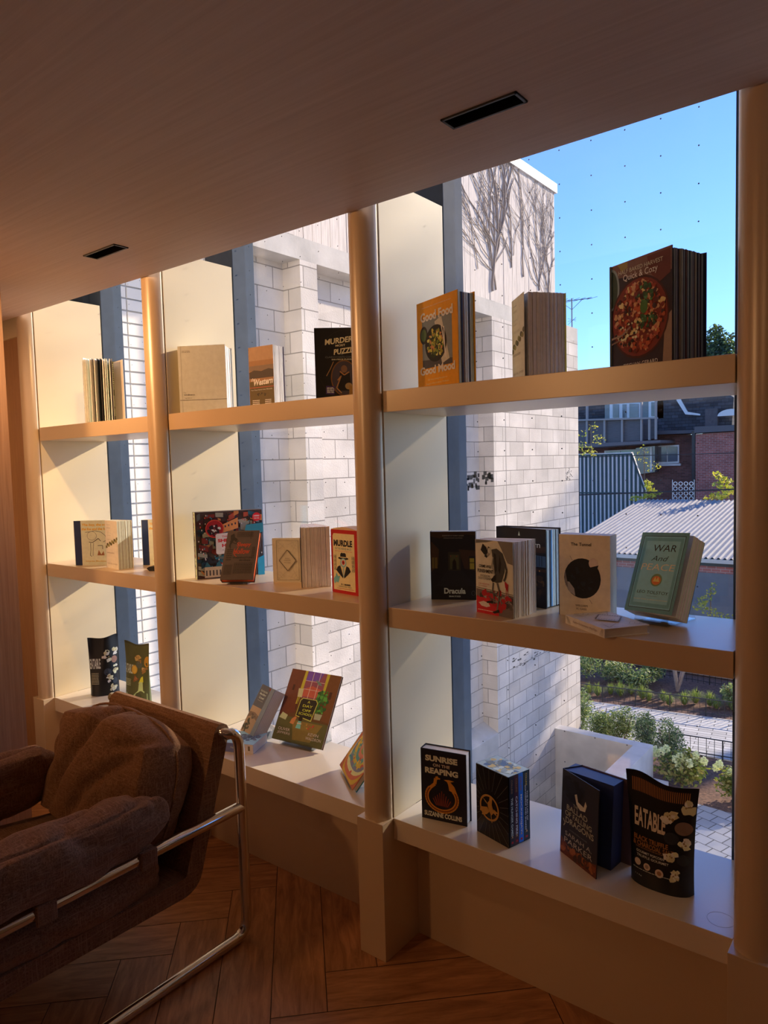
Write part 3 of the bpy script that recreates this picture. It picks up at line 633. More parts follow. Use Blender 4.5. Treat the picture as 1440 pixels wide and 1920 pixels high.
# ring screen
r = empty('ring_screen', at(1281, 938, 25.6), 0, 'white screen of stacked rings standing behind the garage roof', 'screen'); q = MB()
for i in range(4):
    for j in range(4):
        c = Vector(((i-1.5)*.185, 0, .07+j*.178)); q.tube([c+Vector((.065*math.cos(2*PI*k/14), 0, .065*math.sin(2*PI*k/14))) for k in range(15)], .014, WTR, 6, False)
q.build('rings', r); q = MB(); q.tube([(-.38, 0, -.3), (-.38, 0, .75)], .012, WTR, 6); q.build('post', r); q = MB(); q.tube([(.38, 0, -.3), (.38, 0, .75)], .012, WTR, 6); q.build('post', r)
# aerial on the block wall
r = empty('tv_aerial', (-4.80, 9.60, 3.575), 0, 'thin metal television aerial on top of the block wall, against the sky', 'aerial'); q = MB(); AL = mat('aerial_metal', (.15, .15, .17), .4, metal=.7)
q.tube([(0, 0, 0), (0, 0, .48)], .010, AL, 6)
q.build('mast', r); q = MB()
q.tube([(-.3, -.3, .40), (.22, .3, .50)], .006, AL, 5); q.tube([(0, 0, .3), (-.15, -.15, .44)], .004, AL, 5); q.tube([(0, 0, .3), (.12, .16, .48)], .004, AL, 5)
for k in range(8):
    t = k/7; c = Vector((-.3+.52*t, -.3+.6*t, .40+.10*t)); s = .26-.12*t
    q.tube([c+Vector((-s, s*.9, .02)), c+Vector((s, -s*.9, -.02))], .003, AL, 4)
for k in range(3): q.tube([(-.09, .05, .08+.05*k), (.09, -.05, .16-.03*k)], .003, AL, 4)
q.build('elements', r)
# distant trees
TG = [leafmat('far_a', (.10, .15, .06)), leafmat('far_b', (.18, .24, .09)), leafmat('far_c', (.05, .08, .04))]
def tree(x, y, z, h, rad, n, size, cols, seed, label, group=None, crown=.45, name='tree'):
    r = empty(name, (x, y, z), 0, label, 'tree', group); R = random.Random(seed); ell = []
    for k in range(12):
        a = R.uniform(0, 2*PI); q_ = R.uniform(0, .75); ell.append((rad*q_*math.cos(a), rad*q_*math.sin(a), h*R.uniform(crown, .9), rad*.42, rad*.42, h*.13))
    leaf_cloud('crown', r, ell, n, size, cols, seed, aspect=.7)
    q = MB(); q.tube([(0, 0, 0), (.1, 0, h*.4), (0, .1, h*.8)], [h*.018, h*.012, h*.006], STEM, 8)
    for k in range(6):
        e = ell[k]; q.tube([(.05, 0, h*.35), (e[0]*.6, e[1]*.6, e[2]*.85), (e[0], e[1], e[2])], [h*.012, h*.008, h*.004], STEM, 6)
    q.build('trunk', r)
tree(-14.2, 60, G, 14.9, 2.2, 5000, .3, TG, 101, 'distant tree showing above the upper shelf near the right column', None, .75)
tree(-16.6, 60, G, 13.9, 1.6, 3500, .3, TG, 102, 'distant paler tree next to the recipe book with the pasta cover', None, .75)
# garden trees to the right: they cast the dappled shade on the block wall and into the room
SHT = [leafmat('sh_a', (.12, .20, .06)), leafmat('sh_b', (.20, .28, .09))]
for k, a in enumerate(SHADE_TREES):
    tree(*a, SHT, 110+k, 'tall garden tree standing outside to the right of the view, casting dappled shade', 'tall garden trees out of view', .62)
# ------------------------------------------------------------------ books
def rot2(x, y, a): return (x*math.cos(a)-y*math.sin(a), x*math.sin(a)+y*math.cos(a))
def book(label, A, z, ang, w, h, t, cov, items, tilt=0, fan=0, gap=0, hard=True, n=None, spine=None, spart=None, edge=None, back=None, group=None, pagecols=None, name='book', paper=None, rx=None, lift=0):
    "A = bottom left corner of the front cover; spine on the left; y runs away from the viewer"
    r = empty(name, (A[0], A[1], z), 0, label, 'book', group); r.rotation_euler = (-math.radians(tilt) if rx is None else rx, 0, math.radians(ang))
    fan = math.radians(fan); gap = math.radians(gap); c = ink(cov); bt = .0025 if hard else .0006; ov = .003 if hard else 0
    q = MB(); Mf = Matrix.Rotation(-math.radians(lift), 4, 'Z'); q.box((0, 0, 0), (w, bt, h), c, Mf); art(q, Mf, w, h, items)
    sc = ink(spine) if spine else c; bc = ink(back) if back else c
    q.box((-.002, .0003, 0), (0, t-.0003, h), sc)
    Mb = Matrix.Translation((0, t, 0)) @ Matrix.Rotation(gap+fan, 4, 'Z'); q.box((0, -bt, 0), (w, 0, h), bc, Mb)
    if spart:
        Ms = Matrix(((0, 1, 0, -.0021), (-1, 0, 0, t), (0, 0, 1, 0), (0, 0, 0, 1))); art(q, Ms, t, h, spart)
    q.build('cover', r, bevel=.0006 if hard else 0)
    pm = paper or PAPER; em = ink(edge, .5) if edge else None
    q = MB(); n = n or (1 if not fan else 14); R = random.Random(int(w*1e5)+n); y0 = bt; y1 = t-bt; st = (y1-y0)/n
    for j in range(n):
        a = gap+fan*(j+.5)/n+(R.uniform(-.35, .35)*fan/n if n > 1 else 0); yb = y0+st*j
        Mj = Matrix.Translation((0, yb, 0)) @ Matrix.Rotation(a, 4, 'Z'); mm = pm
        if pagecols: mm = ink(pagecols[j % len(pagecols)])
        wj = w-ov-.0005-R.uniform(0, .0015)*(n > 1)
        oe = st*.95+wj*abs(fan)/n*.82
        if n == 1: q.box((.0005, .0002, ov), (wj, st, h-ov), em or mm, Mj)
        else: q.prism([(.0005, 0), (wj, -oe/2+st*.45), (wj, oe/2+st*.45), (.0005, st*.9)], 'z', ov, h-ov-R.uniform(0, .0012), em or mm, Mj)
        if n == 1 and not em:   # page edge lines
            for k in range(1, 6): q.box((wj, st*k/6, ov), (wj+.0002, st*k/6+.0004, h-ov), PAPER2, Mj)
    q.build('pages', r); return r
W_, K_ = (235, 232, 225), (18, 17, 18)
g1, g2, g3, g4 = 'books on the upper shelf', 'books on the middle shelf', 'books on the window ledge', 'puzzle boxes'
# --- upper shelf
r = book('open hardcover with fanned pages and olive jacket flap, alone on the leftmost upper shelf', (-2.835, .05), ZT, 92, .16, .285, .03, (40, 42, 48), [('R', 0, .0, 1, .12, (220, 215, 205)), ('R', .1, .3, .9, .6, (150, 150, 145))], fan=-38, n=12, group=g1, pagecols=[(225, 210, 195), (200, 185, 170), (225, 215, 200), (70, 60, 55), (215, 205, 190), (30, 30, 32)]) if 0 else None
def open_book():
    r = empty('book', (-2.79, .055, ZT), math.radians(48), 'open hardcover with fanned pages and olive jacket flap, alone on the leftmost upper shelf', 'book', g1)
    h = .272; Mi = lambda x, y, a: Matrix.Translation((x, y, 0)) @ Matrix.Rotation(math.radians(a), 4, 'Z')
    sp = (-.005, .165)
    q = MB(); q.box((0, -.0015, 0), (.165, .0015, h), ink((215, 212, 205)), Mi(sp[0], sp[1], -112))
    art(q, Mi(sp[0], sp[1], -112) @ Matrix.Translation((0, -.0017, 0)), .165, h, [('R', .0, .0, 1, .25, (60, 62, 66)), ('R', .15, .35, 1, .8, (45, 45, 50)), ('T', 'FOOD', .5, .6, .6, .1, W_)])
    q.build('cover', r)
    q = MB(); R = random.Random(4); cols = [(225, 210, 195), (190, 170, 155), (228, 218, 205), (110, 90, 80), (215, 200, 185), (40, 38, 40), (25, 24, 28), (220, 205, 190)]
    for k in range(12): q.box((.002, -.0014, .004), (.158, .0014, h-.004), ink(cols[k % 8]), Mi(sp[0]+.001*k, sp[1], -109+3.2*k+R.uniform(-1, 1)))
    q.box((.002, -.001, .004), (.155, .001, h-.004), PAPER, Mi(sp[0]+.012, sp[1], -58))
    q.build('pages', r)
    q = MB(); fl = ink((74, 66, 34)); q.prism([(-.012, 0), (.066, .0), (.052, h), (.006, h)], 'y', .118, .1195, fl)
    art(q, Matrix.Translation((-.010, .118, 0)), .074, h, [('P', [(.22, 1), (.40, 1), (.28, .90), (.2, .80)], (190, 170, 160)), ('G', .22, .55, .80, .96, 14, (200, 185, 130)), ('R', .18, .27, .52, .45, (120, 130, 50)), ('E', .34, .40, .07, .03, (190, 130, 90)), ('P', [(.24, .28), (.46, .28), (.42, .37), (.28, .37)], (35, 30, 30)), ('G', .56, .28, .84, .46, 8, (200, 185, 130)), ('G', .18, .13, .88, .25, 6, (200, 185, 130)), ('G', .3, .04, .8, .07, 2, (220, 205, 150))])
    q.build('jacket_flap', r)
open_book()
book('plain beige hardcover with a thin line and small black title near the bottom', (-2.222, .035), ZT, 31.5, .178, .246, .05, (178, 150, 132), [('R', .0, .195, 1, .202, (60, 50, 45)), ('T', 'Ordinary.', .21, .275, .24, .028, K_, .02), ('T', 'The', .11, .31, .06, .014, (90, 80, 75)), ('T', 'Ingredients', .18, .228, .15, .014, K_), ('G', .08, .90, .26, .93, 2, (110, 90, 80)), ('R', .05, 0, .055, 1, (150, 125, 108))], fan=14, n=5, group=g1)
book('sunset-brown paperback lettered in white script, middle of the second bay\'s upper shelf', (-1.957, .14), ZT, 5.5, .113, .22, .035, (150, 92, 58), [('R', 0, .78, 1, 1, (165, 110, 78)), ('R', 0, .62, 1, .70, (120, 84, 66)), ('P', [(0, .60), (.2, .63), (.5, .61), (.8, .64), (1, .62), (1, .5), (0, .5)], (60, 42, 36)), ('R', 0, 0, 1, .45, (88, 62, 32)), ('R', 0, .35, 1, .356, (210, 70, 60)), ('T', 'Western', .56, .44, .82, .10, W_, .03, .05, .25), ('T', 'the', .16, .485, .2, .05, W_, .01, .1, .2), ('T', 'Four Classic Novels of the 1940s & 50s', .5, .315, .86, .018, (210, 190, 160)), ('B', 3, 10, .5, .24, .2, .02, .03, [(40, 28, 20)]), ('G', .1, .05, .4, .16, 4, (225, 205, 170)), ('G', .62, .05, .88, .16, 4, (225, 205, 170))], fan=14, n=8, hard=False, group=g1, back=(60, 30, 55))
r = empty('puzzle_box', (-1.624, .128, ZT), math.radians(41), 'black puzzle box with slanted tan lettering, beside the middle column on the upper shelf', 'puzzle box', g4)
q = MB(); w_, h_, t_ = .20, .243, .045
q.box((0, 0, 0), (w_, t_, h_), ink((16, 16, 17), .4))
art(q, Matrix.Identity(4), w_, h_, [('O', .5, .5, .46, .47, .004, (50, 38, 30)), ('T', 'MURDER', .40, .83, .46, .075, (200, 160, 120), .03, .12, .2), ('T', 'MOST', .42, .765, .16, .028, (200, 160, 120), .02, .08), ('T', 'PUZZLING', .56, .70, .50, .075, (200, 160, 120), .03, .12, .2), ('T', 'THE', .42, .645, .08, .015, (100, 90, 85)), ('T', 'CLAIRVOYANTS CONVENTION', .48, .61, .62, .022, (105, 92, 85)), ('T', '500-PIECE PUZZLE', .45, .578, .36, .018, (180, 150, 120), .02), ('E', .47, .33, .21, .23, (60, 46, 50)), ('O', .47, .33, .22, .24, .018, (110, 62, 30)), ('P', [(.36, .16), (.58, .16), (.56, .40), (.40, .40)], (14, 13, 15)), ('E', .47, .45, .05, .05, (110, 70, 50)), ('L', [(.40, .42), (.47, .37), (.55, .41)], .02, (150, 90, 50)), ('L', [(.36, .30), (.42, .36), (.34, .2), (.42, .13)], .018, (150, 95, 55)), ('E', .54, .22, .06, .045, (140, 100, 60)), ('P', [(.16, .12), (.30, .11), (.31, .22), (.17, .23)], (58, 32, 70)), ('G', .18, .13, .30, .21, 5, (200, 180, 210)), ('P', [(.60, .07), (.92, .10), (.92, .24), (.60, .21)], (200, 150, 115)), ('P', [(.54, .08), (.60, .07), (.60, .21), (.55, .24)], (140, 90, 40)), ('T', 'CAN YOU', .76, .185, .22, .022, (130, 40, 30)), ('G', .66, .10, .88, .15, 3, (80, 50, 40)), ('L', [(.18, .36), (.25, .46), (.30, .55)], .012, (150, 95, 55)), ('L', [(.66, .46), (.74, .38)], .012, (150, 95, 55))])
Ms = Matrix(((0, 1, 0, -.0001), (-1, 0, 0, t_), (0, 0, 1, 0), (0, 0, 0, 1)))
art(q, Ms, t_, h_, [('R', 0, 0, .97, 1, (46, 40, 38)), ('T', 'MURDER', .5, .62, .6, .03, (190, 160, 130)), ('G', .2, .40, .8, .44, 2, (190, 160, 130)), ('G', .2, .28, .8, .33, 2, (190, 160, 130)), ('G', .2, .16, .8, .20, 2, (190, 160, 130))])
q.build('box', r, bevel=.001); q = MB(); q.box((.004, .012, .0002), (w_+.0015, .033, .0012), ink((120, 60, 30))); q.box((w_, .012, .001), (w_+.0015, .033, h_-.001), ink((40, 36, 34))); q.build('inner_tray', r)
food = [(60, 66, 22), (190, 150, 60), (150, 120, 40), (190, 110, 60), (30, 40, 16), (205, 170, 90), (110, 110, 40)]
book('orange hardcover cookbook with a bowl on its cover and pale bold lettering', (-1.189, .093), ZT, -21.7, .193, .245, .045, (214, 124, 10), [('R', .13, .24, .87, .80, (120, 108, 104)), ('P', [(.13, .24), (.87, .24), (.87, .30), (.13, .34)], (70, 58, 58)), ('E', .17, .62, .1, .1, (40, 34, 34)), ('E', .17, .62, .07, .07, (80, 88, 50)), ('P', [(.45, .74), (.62, .78), (.80, .30), (.62, .26)], (196, 160, 138)), ('E', .47, .50, .27, .205, (22, 20, 22)), ('B', 11, 130, .47, .50, .21, .155, .03, food), ('L', [(.62, .68), (.74, .30)], .02, (215, 190, 170)), ('L', [(.68, .66), (.70, .32)], .02, (215, 190, 170)), ('T', 'Good Food', .5, .82, .80, .105, (225, 190, 160), .04), ('T', 'Good Mood', .5, .215, .86, .095, (225, 190, 160), .04), ('T', 'BAGARI GREEN, Phd, and JESSICA SHAPERMAN, MS, RDN', .5, .925, .72, .014, (250, 210, 150)), ('T', '100 Nourishing Recipes to', .5, .105, .48, .024, (250, 190, 120)), ('T', 'Support Mind & Body Wellness', .5, .06, .56, .024, (250, 190, 120))], fan=4, n=9, group=g1, pagecols=[(205, 208, 220), (200, 205, 220), (40, 36, 50), (120, 80, 60), (205, 205, 215), (210, 212, 222), (50, 44, 46), (200, 200, 212), (190, 192, 205)])
braid = lambda y0: [('T', 'braiding', .30, .74, .34, .03, (190, 165, 140)), ('G', .14, .90, .42, .92, 1, (175, 145, 125)), ('G', .14, .83, .45, .86, 2, (175, 145, 125)), ('T', 'SWEET', .30, .69, .3, .02, (180, 150, 128)), ('T', 'SWEETGRASS', .38, .60, .5, .028, (180, 150, 128))]+[('E', .06+.1*k, y0+.035*k*.5+(.018 if k % 2 else -.018), .085, .030, [(110, 88, 46), (80, 66, 34), (140, 112, 62)][k % 3]) for k in range(10)]+[('G', .1, .31, .7, .34, 2, (150, 120, 100)), ('T', 'ROBIN WALL KIMMERER', .5, .10, .85, .026, (160, 130, 108))]
book('cream paperback with braided rope cover and widely fanned pages, on the upper shelf', (-.912, .137), ZT, -46.8, .112, .216, .055, (212, 178, 150), braid(.40), fan=26, gap=6, n=20, hard=False, group=g1, back=(200, 180, 60), pagecols=[(250, 232, 222), (240, 218, 208), (250, 236, 228), (232, 208, 198)])
pasta = [(150, 46, 24), (180, 70, 36), (196, 120, 74), (120, 30, 20), (90, 26, 18), (214, 160, 100), (160, 60, 40), (200, 130, 90), (60, 22, 18), (186, 84, 60)]
book('tall dark cookbook with a round dish of baked pasta, standing against the sky', (-.652, .155), ZT, -27.5, .193, .26, .045, (44, 26, 34), [('P', [(0, 1), (1, 1), (1, .80), (.6, .78), (.3, .86), (0, .88)], (120, 74, 62)), ('P', [(.12, 1), (.2, .92), (.3, .94), (.3, 1)], (150, 110, 60)), ('E', .03, .78, .13, .19, (130, 120, 110)), ('E', .02, .78, .11, .17, (50, 56, 40)), ('P', [(.62, .98), (.98, .98), (.98, .78), (.80, .72), (.66, .84)], (104, 44, 38)), ('P', [(.86, .0), (1, .0), (1, .46), (.90, .40)], (150, 106, 84)), ('E', .49, .47, .475, .365, (66, 18, 16)), ('E', .49, .47, .45, .345, (120, 34, 22)), ('B', 5, 420, .49, .47, .41, .31, .034, pasta), ('B', 6, 26, .60, .66, .14, .08, .03, [(50, 76, 34), (80, 110, 60), (36, 56, 26)]), ('E', .58, .55, .06, .06, (70, 96, 40)), ('B', 7, 34, .62, .42, .16, .07, .028, [(50, 76, 34), (90, 116, 70), (36, 56, 26)]), ('B', 8, 40, .3, .34, .2, .1, .02, [(30, 22, 16), (226, 190, 130)]), ('L', [(0, .32), (.22, .34), (.36, .40)], .025, (150, 100, 80)), ('L', [(0, .27), (.2, .30)], .02, (130, 84, 66)), ('T', 'HALF BAKED HARVEST', .52, .91, .72, .038, (196, 160, 130), .005), ('T', 'Quick & Cozy', .52, .845, .56, .075, (226, 200, 176), .005), ('T', 'TIEGHAN GERARD', .52, .055, .56, .036, (226, 190, 160), .005), ('R', 0, 0, .035, 1, (60, 52, 34))], fan=22, gap=3, n=22, hard=True, group=g1, back=(20, 24, 44), pagecols=[(120, 104, 100), (110, 92, 96), (24, 26, 50), (110, 76, 60), (140, 116, 104), (30, 30, 48), (90, 84, 90), (70, 30, 34), (26, 28, 44), (130, 118, 116), (40, 50, 60)])
# --- middle shelf
def boy(label, A, ang, w):
    G_ = (214, 140, 40); D = (60, 50, 44)
    book(label, A, ZM, ang, w, .197, .024, (206, 172, 138), [('R', 0, 0, .17, 1, (28, 38, 62)), ('T', 'The boy, the mole, ', .56, .90, .72, .07, G_, .035, .0, .2), ('T', 'the fox and the horse', .56, .815, .74, .06, G_, .035, 0, .2), ('L', [(.28, .74), (.40, .75), (.52, .77), (.68, .74), (.78, .66), (.80, .56), (.72, .52)], .009, D), ('O', .44, .66, .12, .10, .006, D), ('L', [(.36, .52), (.45, .51), (.52, .55), (.60, .60), (.66, .54)], .014, D), ('L', [(.40, .50), (.40, .34), (.38, .22), (.42, .20)], .010, D), ('L', [(.48, .50), (.46, .34), (.45, .21)], .008, D), ('L', [(.58, .44), (.70, .44), (.70, .36)], .012, D), ('P', [(.56, .22), (.74, .22), (.72, .32), (.66, .24), (.60, .34)], (150, 84, 50)), ('T', 'Charlie Mackesy', .52, .09, .52, .035, G_, .01, 0, .2)], group=g2)
boy('cream hardcover with navy spine and gold script, leftmost item on the middle shelf', (-3.015, .029), 30.8, .185)
boy('cream hardcover with navy spine, half hidden by the column behind the armchair', (-2.736, .184), 27.5, .18)
book('small cream paperback with braided rope cover, overlapping the gold-lettered book on the middle shelf', (-2.82, .062), ZM, -7.7, .118, .203, .036, (222, 182, 150), braid(.46), fan=15, n=14, hard=False, group=g2, pagecols=[(190, 162, 138), (176, 146, 122), (200, 172, 148)])
q = MB(); q.prism([(0, 0), (.05, 0), (.075, .012), (.078, .02), (.0, .018), (-.012, .012)], 'y', 0, .06, ink((14, 14, 16))); o = q.build('book_rest', bevel=.003); o.location = (-2.545, .085, ZM); o.rotation_euler = (0, 0, .5); tag(o, 'small black rest on the middle shelf, cut off by the column behind the armchair', 'book stand')
# puzzle box with a city picture
r = empty('puzzle_box', (-2.179, .045, ZM), math.radians(62), 'square puzzle box with a crowded city picture and a round red badge', 'puzzle box', g4)
q = MB(); w_, h_, t_ = .252, .25, .05; q.box((0, 0, 0), (w_, t_, h_), ink((70, 50, 44))); R = random.Random(12); it = []
cols = [(30, 52, 62), (120, 40, 34), (60, 60, 62), (190, 110, 60), (90, 84, 76), (36, 84, 92), (150, 130, 110), (40, 34, 38), (170, 70, 50), (70, 30, 30)]
for k in range(150):
    x, y = R.uniform(0, .9), R.uniform(0, .93); a, b = R.uniform(.04, .15), R.uniform(.03, .10); s = R.uniform(-.05, .05)
    it.append(('P', [(x, y), (min(x+a, 1), max(0, y+s)), (min(x+a, 1), min(y+b+s, 1)), (x, min(y+b, 1))], R.choice(cols)))
for k in range(160):
    x, y = R.uniform(.02, .96), R.uniform(.02, .95); it.append(('R', x, y, x+.012, y+.022, R.choice([(220, 200, 170), (26, 24, 28), (200, 60, 50), (60, 120, 130)])))
it += [('P', [(.38, .80), (.62, .90), (.62, .74), (.40, .68)], (200, 120, 66))]+[('R', .42+.05*k, .76+.012*k, .44+.05*k, .79+.012*k, (40, 44, 60)) for k in range(4)]
it += [('P', [(.7, .62), (1, .66), (1, .80), (.74, .78)], (44, 110, 118)), ('P', [(.9, 0), (1, 0), (1, .3), (.9, .26)], (40, 130, 150)), ('R', .10, .02, .36, .18, (176, 130, 96)), ('P', [(.10, .18), (.14, .26), (.2, .18)], (40, 76, 80)), ('P', [(.26, .18), (.32, .27), (.36, .18)], (40, 76, 80))]+[('R', .12+.05*k, .05, .14+.05*k, .13, (60, 44, 40)) for k in range(5)]
it += [('E', .27, .745, .13, .13, (150, 26, 30)), ('O', .27, .745, .135, .135, .012, (200, 60, 40)), ('B', 4, 30, .27, .72, .09, .07, .03, [(60, 20, 22), (120, 40, 40), (200, 180, 160), (30, 26, 30)]), ('P', [(.28, .38), (.30, .36), (.78, .38), (.80, .40), (.80, .66), (.78, .69), (.30, .67), (.28, .65)], (224, 214, 206)), ('T', 'THE WORLD OF', .54, .625, .34, .026, (190, 40, 40), .02), ('T', 'SHERLOCK', .54, .565, .46, .05, (200, 30, 34), .05), ('T', 'HOLMES', .54, .49, .34, .05, (200, 30, 34), .05), ('T', 'A JIGSAW PUZZLE', .54, .42, .34, .018, (120, 60, 50)), ('E', .905, .895, .065, .065, (206, 30, 36)), ('T', '1000', .905, .91, .085, .026, W_, .03), ('T', 'PIECES', .905, .872, .08, .018, W_, .02)]
art(q, Matrix.Identity(4), w_, h_, it)
art(q, Ms @ Matrix.Identity(4) if 0 else Matrix(((0, 1, 0, -.0001), (-1, 0, 0, t_), (0, 0, 1, 0), (0, 0, 0, 1))), t_, h_, [('R', .3, 0, 1, 1, (196, 176, 140)), ('B', 9, 40, .5, .5, .18, .5, .12, [(70, 60, 56), (150, 60, 50), (60, 90, 96)]), ('T', 'SHERLOCK HOLMES', .6, .5, .35, .3, (90, 50, 40), .02)])
q.build('box', r, bevel=.001); q = MB(); q.box((.003, .015, .001), (w_+.001, .035, .0015), ink((60, 140, 150))); q.box((w_, .012, .001), (w_+.0012, .038, h_-.001), ink((60, 140, 150))); q.build('inner_tray', r)
# clear stands
ACR = bpy.data.materials.new('clear_acrylic'); ACR.use_nodes = True; nt = ACR.node_tree; nt.nodes.remove(nt.nodes['Principled BSDF'])
t = N(nt, 'ShaderNodeBsdfTransparent'); t.inputs[0].default_value = (.93, .95, .96, 1); gl = N(nt, 'ShaderNodeBsdfGlossy'); gl.inputs['Roughness'].default_value = .05; lw = facing_fresnel(nt); mx = N(nt, 'ShaderNodeMixShader')
nt.links.new(lw.outputs[0], mx.inputs[0]); nt.links.new(t.outputs[0], mx.inputs[1]); nt.links.new(gl.outputs[0], mx.inputs[2]); nt.links.new(mx.outputs[0], nt.nodes['Material Output'].inputs[0])
def stand(A, z, ang, w, tilt, depth, hb, label):
    r = empty('book_stand', (A[0], A[1], z), math.radians(ang), label, 'book stand', 'clear acrylic book stands'); th = .0025; tl = math.radians(tilt); lift = .009
    q = MB(); pr = [(-.003, lift+.016), (-.003-th, lift+.016), (-.003-th, lift-.006), (depth, lift+.004), (depth, lift+.004+th)]
    c, s = math.cos(tl), math.sin(tl)
    # lip and floor under the book, tilted back rest, rear leg
    def P(a, b): return (a*c+b*s, lift-a*s+b*c)     # a along thickness, b up the cover
    lip = [P(-.002, .012), P(-.002-th, .012), P(-.002-th, -.003), P(depth, -.003), P(depth, -.0005), P(-.002, -.0005)]
    q.prism(lip, 'x', w*.18, w*.82, ACR)
    back = [P(depth, -.003), P(depth+th, -.003), P(depth+th, hb), P(depth, hb)]; q.prism(back, 'x', w*.18, w*.82, ACR)
    t0 = P(depth+th, hb); foot = (t0[0]+.035, .0003); b0 = P(depth, 0)
    q.prism([t0, (t0[0]-.002, t0[1]), (foot[0]-.002, foot[1]), foot], 'x', w*.18, w*.82, ACR)
    q.prism([(-.004, .0003), (foot[0], .0003), (foot[0], .0025), (-.004, .0025)], 'x', w*.18, w*.82, ACR)
    q.build('stand_sheet', r); return r
D_ = (34, 26, 24); O_ = (170, 50, 26)
stand((-2.003, .012), ZM, 32, .118, 34, .027, .07, 'clear stand under the dark brown book with orange page edges')
book('dark brown book with orange lettering and bright orange page edges, tilted on a stand', (-2.003, .010), ZM+.018, 32, .118, .197, .025, (78, 56, 48), [('T', 'Sleepy', .56, .70, .44, .11, O_, .02, 0, .1), ('T', 'Hollow', .52, .57, .50, .11, O_, .02, 0, .1), ('L', [(.40, .66), (.30, .50), (.38, .46)], .02, O_), ('T', 'WASHINGTON', .56, .44, .60, .035, D_, .03), ('T', 'IRVING', .66, .385, .34, .035, D_, .03), ('G', .30, .86, .82, .97, 5, D_), ('T', 'THE LEGEND OF', .75, .90, .03, .16, D_), ('G', .06, .38, .24, .62, 6, D_), ('G', .05, .10, .30, .30, 12, D_), ('G', .34, .12, .92, .34, 8, D_), ('G', .84, .42, .94, .66, 10, D_), ('P', [(.10, .90), (.20, .94), (.24, .86), (.34, .82), (.30, .76), (.22, .80), (.14, .70), (.16, .60), (.10, .68), (.12, .80)], D_), ('L', [(.1, .78), (.3, .72), (.36, .80)], .02, D_)], tilt=34, edge=(250, 74, 14), group=g2)
def ornate(rv):
    L_ = (150, 124, 104) if not rv else (120, 96, 80); D = (90, 70, 56); it = [('R', .13, .05, .14, .95, D), ('R', .95, .05, .96, .95, D), ('R', .13, .05, .96, .056, D), ('R', .13, .944, .96, .95, D)]
    for (cx, cy) in ((.14, .95), (.95, .05), (.95, .95), (.14, .05)):
        for k in range(9):
            a = 2*PI*k/9; it.append(('L', [(cx, cy), (min(.95, max(.14, cx+.42*math.cos(a))), min(.945, max(.055, cy+.27*math.sin(a))))], .006, L_))
        for rr in (.1, .2, .3):
            P_ = [(cx+rr*math.cos(2*PI*k/18), cy+rr*.65*math.sin(2*PI*k/18)) for k in range(19)]
            for a, b in zip(P_, P_[1:]):
                if all(.14 <= p[0] <= .95 and .055 <= p[1] <= .945 for p in (a, b)): it.append(('L', [a, b], .005, L_))
    c = (.55, .5); V = [(.55, .74), (.86, .5), (.55, .26), (.24, .5), (.55, .74)]
    it.append(('P', V[:4], (186, 150, 124) if not rv else (222, 205, 196)))
    it.append(('L', V, .012, D))
    for a, b in zip(V, V[1:]):
        for k in range(9):
            t = (k+.5)/9; x, y = a[0]+(b[0]-a[0])*t, a[1]+(b[1]-a[1])*t; it.append(('L', [(x-.025, y+.012), (x, y), (x-.02, y-.018)], .009, D)); it.append(('L', [(x+.025, y-.012), (x, y), (x+.02, y+.018)], .009, D))
    return it+[('T', 'Random', .55, .55, .16, .018, D), ('T', 'Enchantments', .55, .51, .24, .02, D), ('T', 'Wise Pages', .55, .45, .24, .022, D)]
book('small beige hardcover with a leafy diamond frame, standing on the middle shelf', (-1.879, .149), ZM, 25.1, .101, .157, .020, (186, 150, 124), ornate(0), group=g2)
r = book('thick book standing fore-edge forward with pinkish fanned pages, beside the tall red box', (-1.80, .215), ZM, -47, .145, .205, .05, (250, 238, 230), [], fan=19, gap=1, n=22, hard=False, group=g2, pagecols=[(250, 228, 218), (240, 214, 204), (250, 232, 224), (244, 220, 210)])
r = empty('puzzle_box', (-1.56, .109, ZM), math.radians(-9.1), 'tall red box with a cream panel and black hat-and-coat emblem', 'puzzle box', g4)
w_, h_, t_ = .128, .205, .05; q = MB(); RD = (178, 24, 26); pts = [(0, 0), (w_, 0)]+[(w_-w_*k/10, h_+.010*math.sin(PI*k/10)) for k in range(11)]
q.prism([(0, 0), (w_, 0), (w_, h_), (0, h_)], 'y', 0, t_, ink(RD)); q.build('box', r, bevel=.0008) if 0 else None
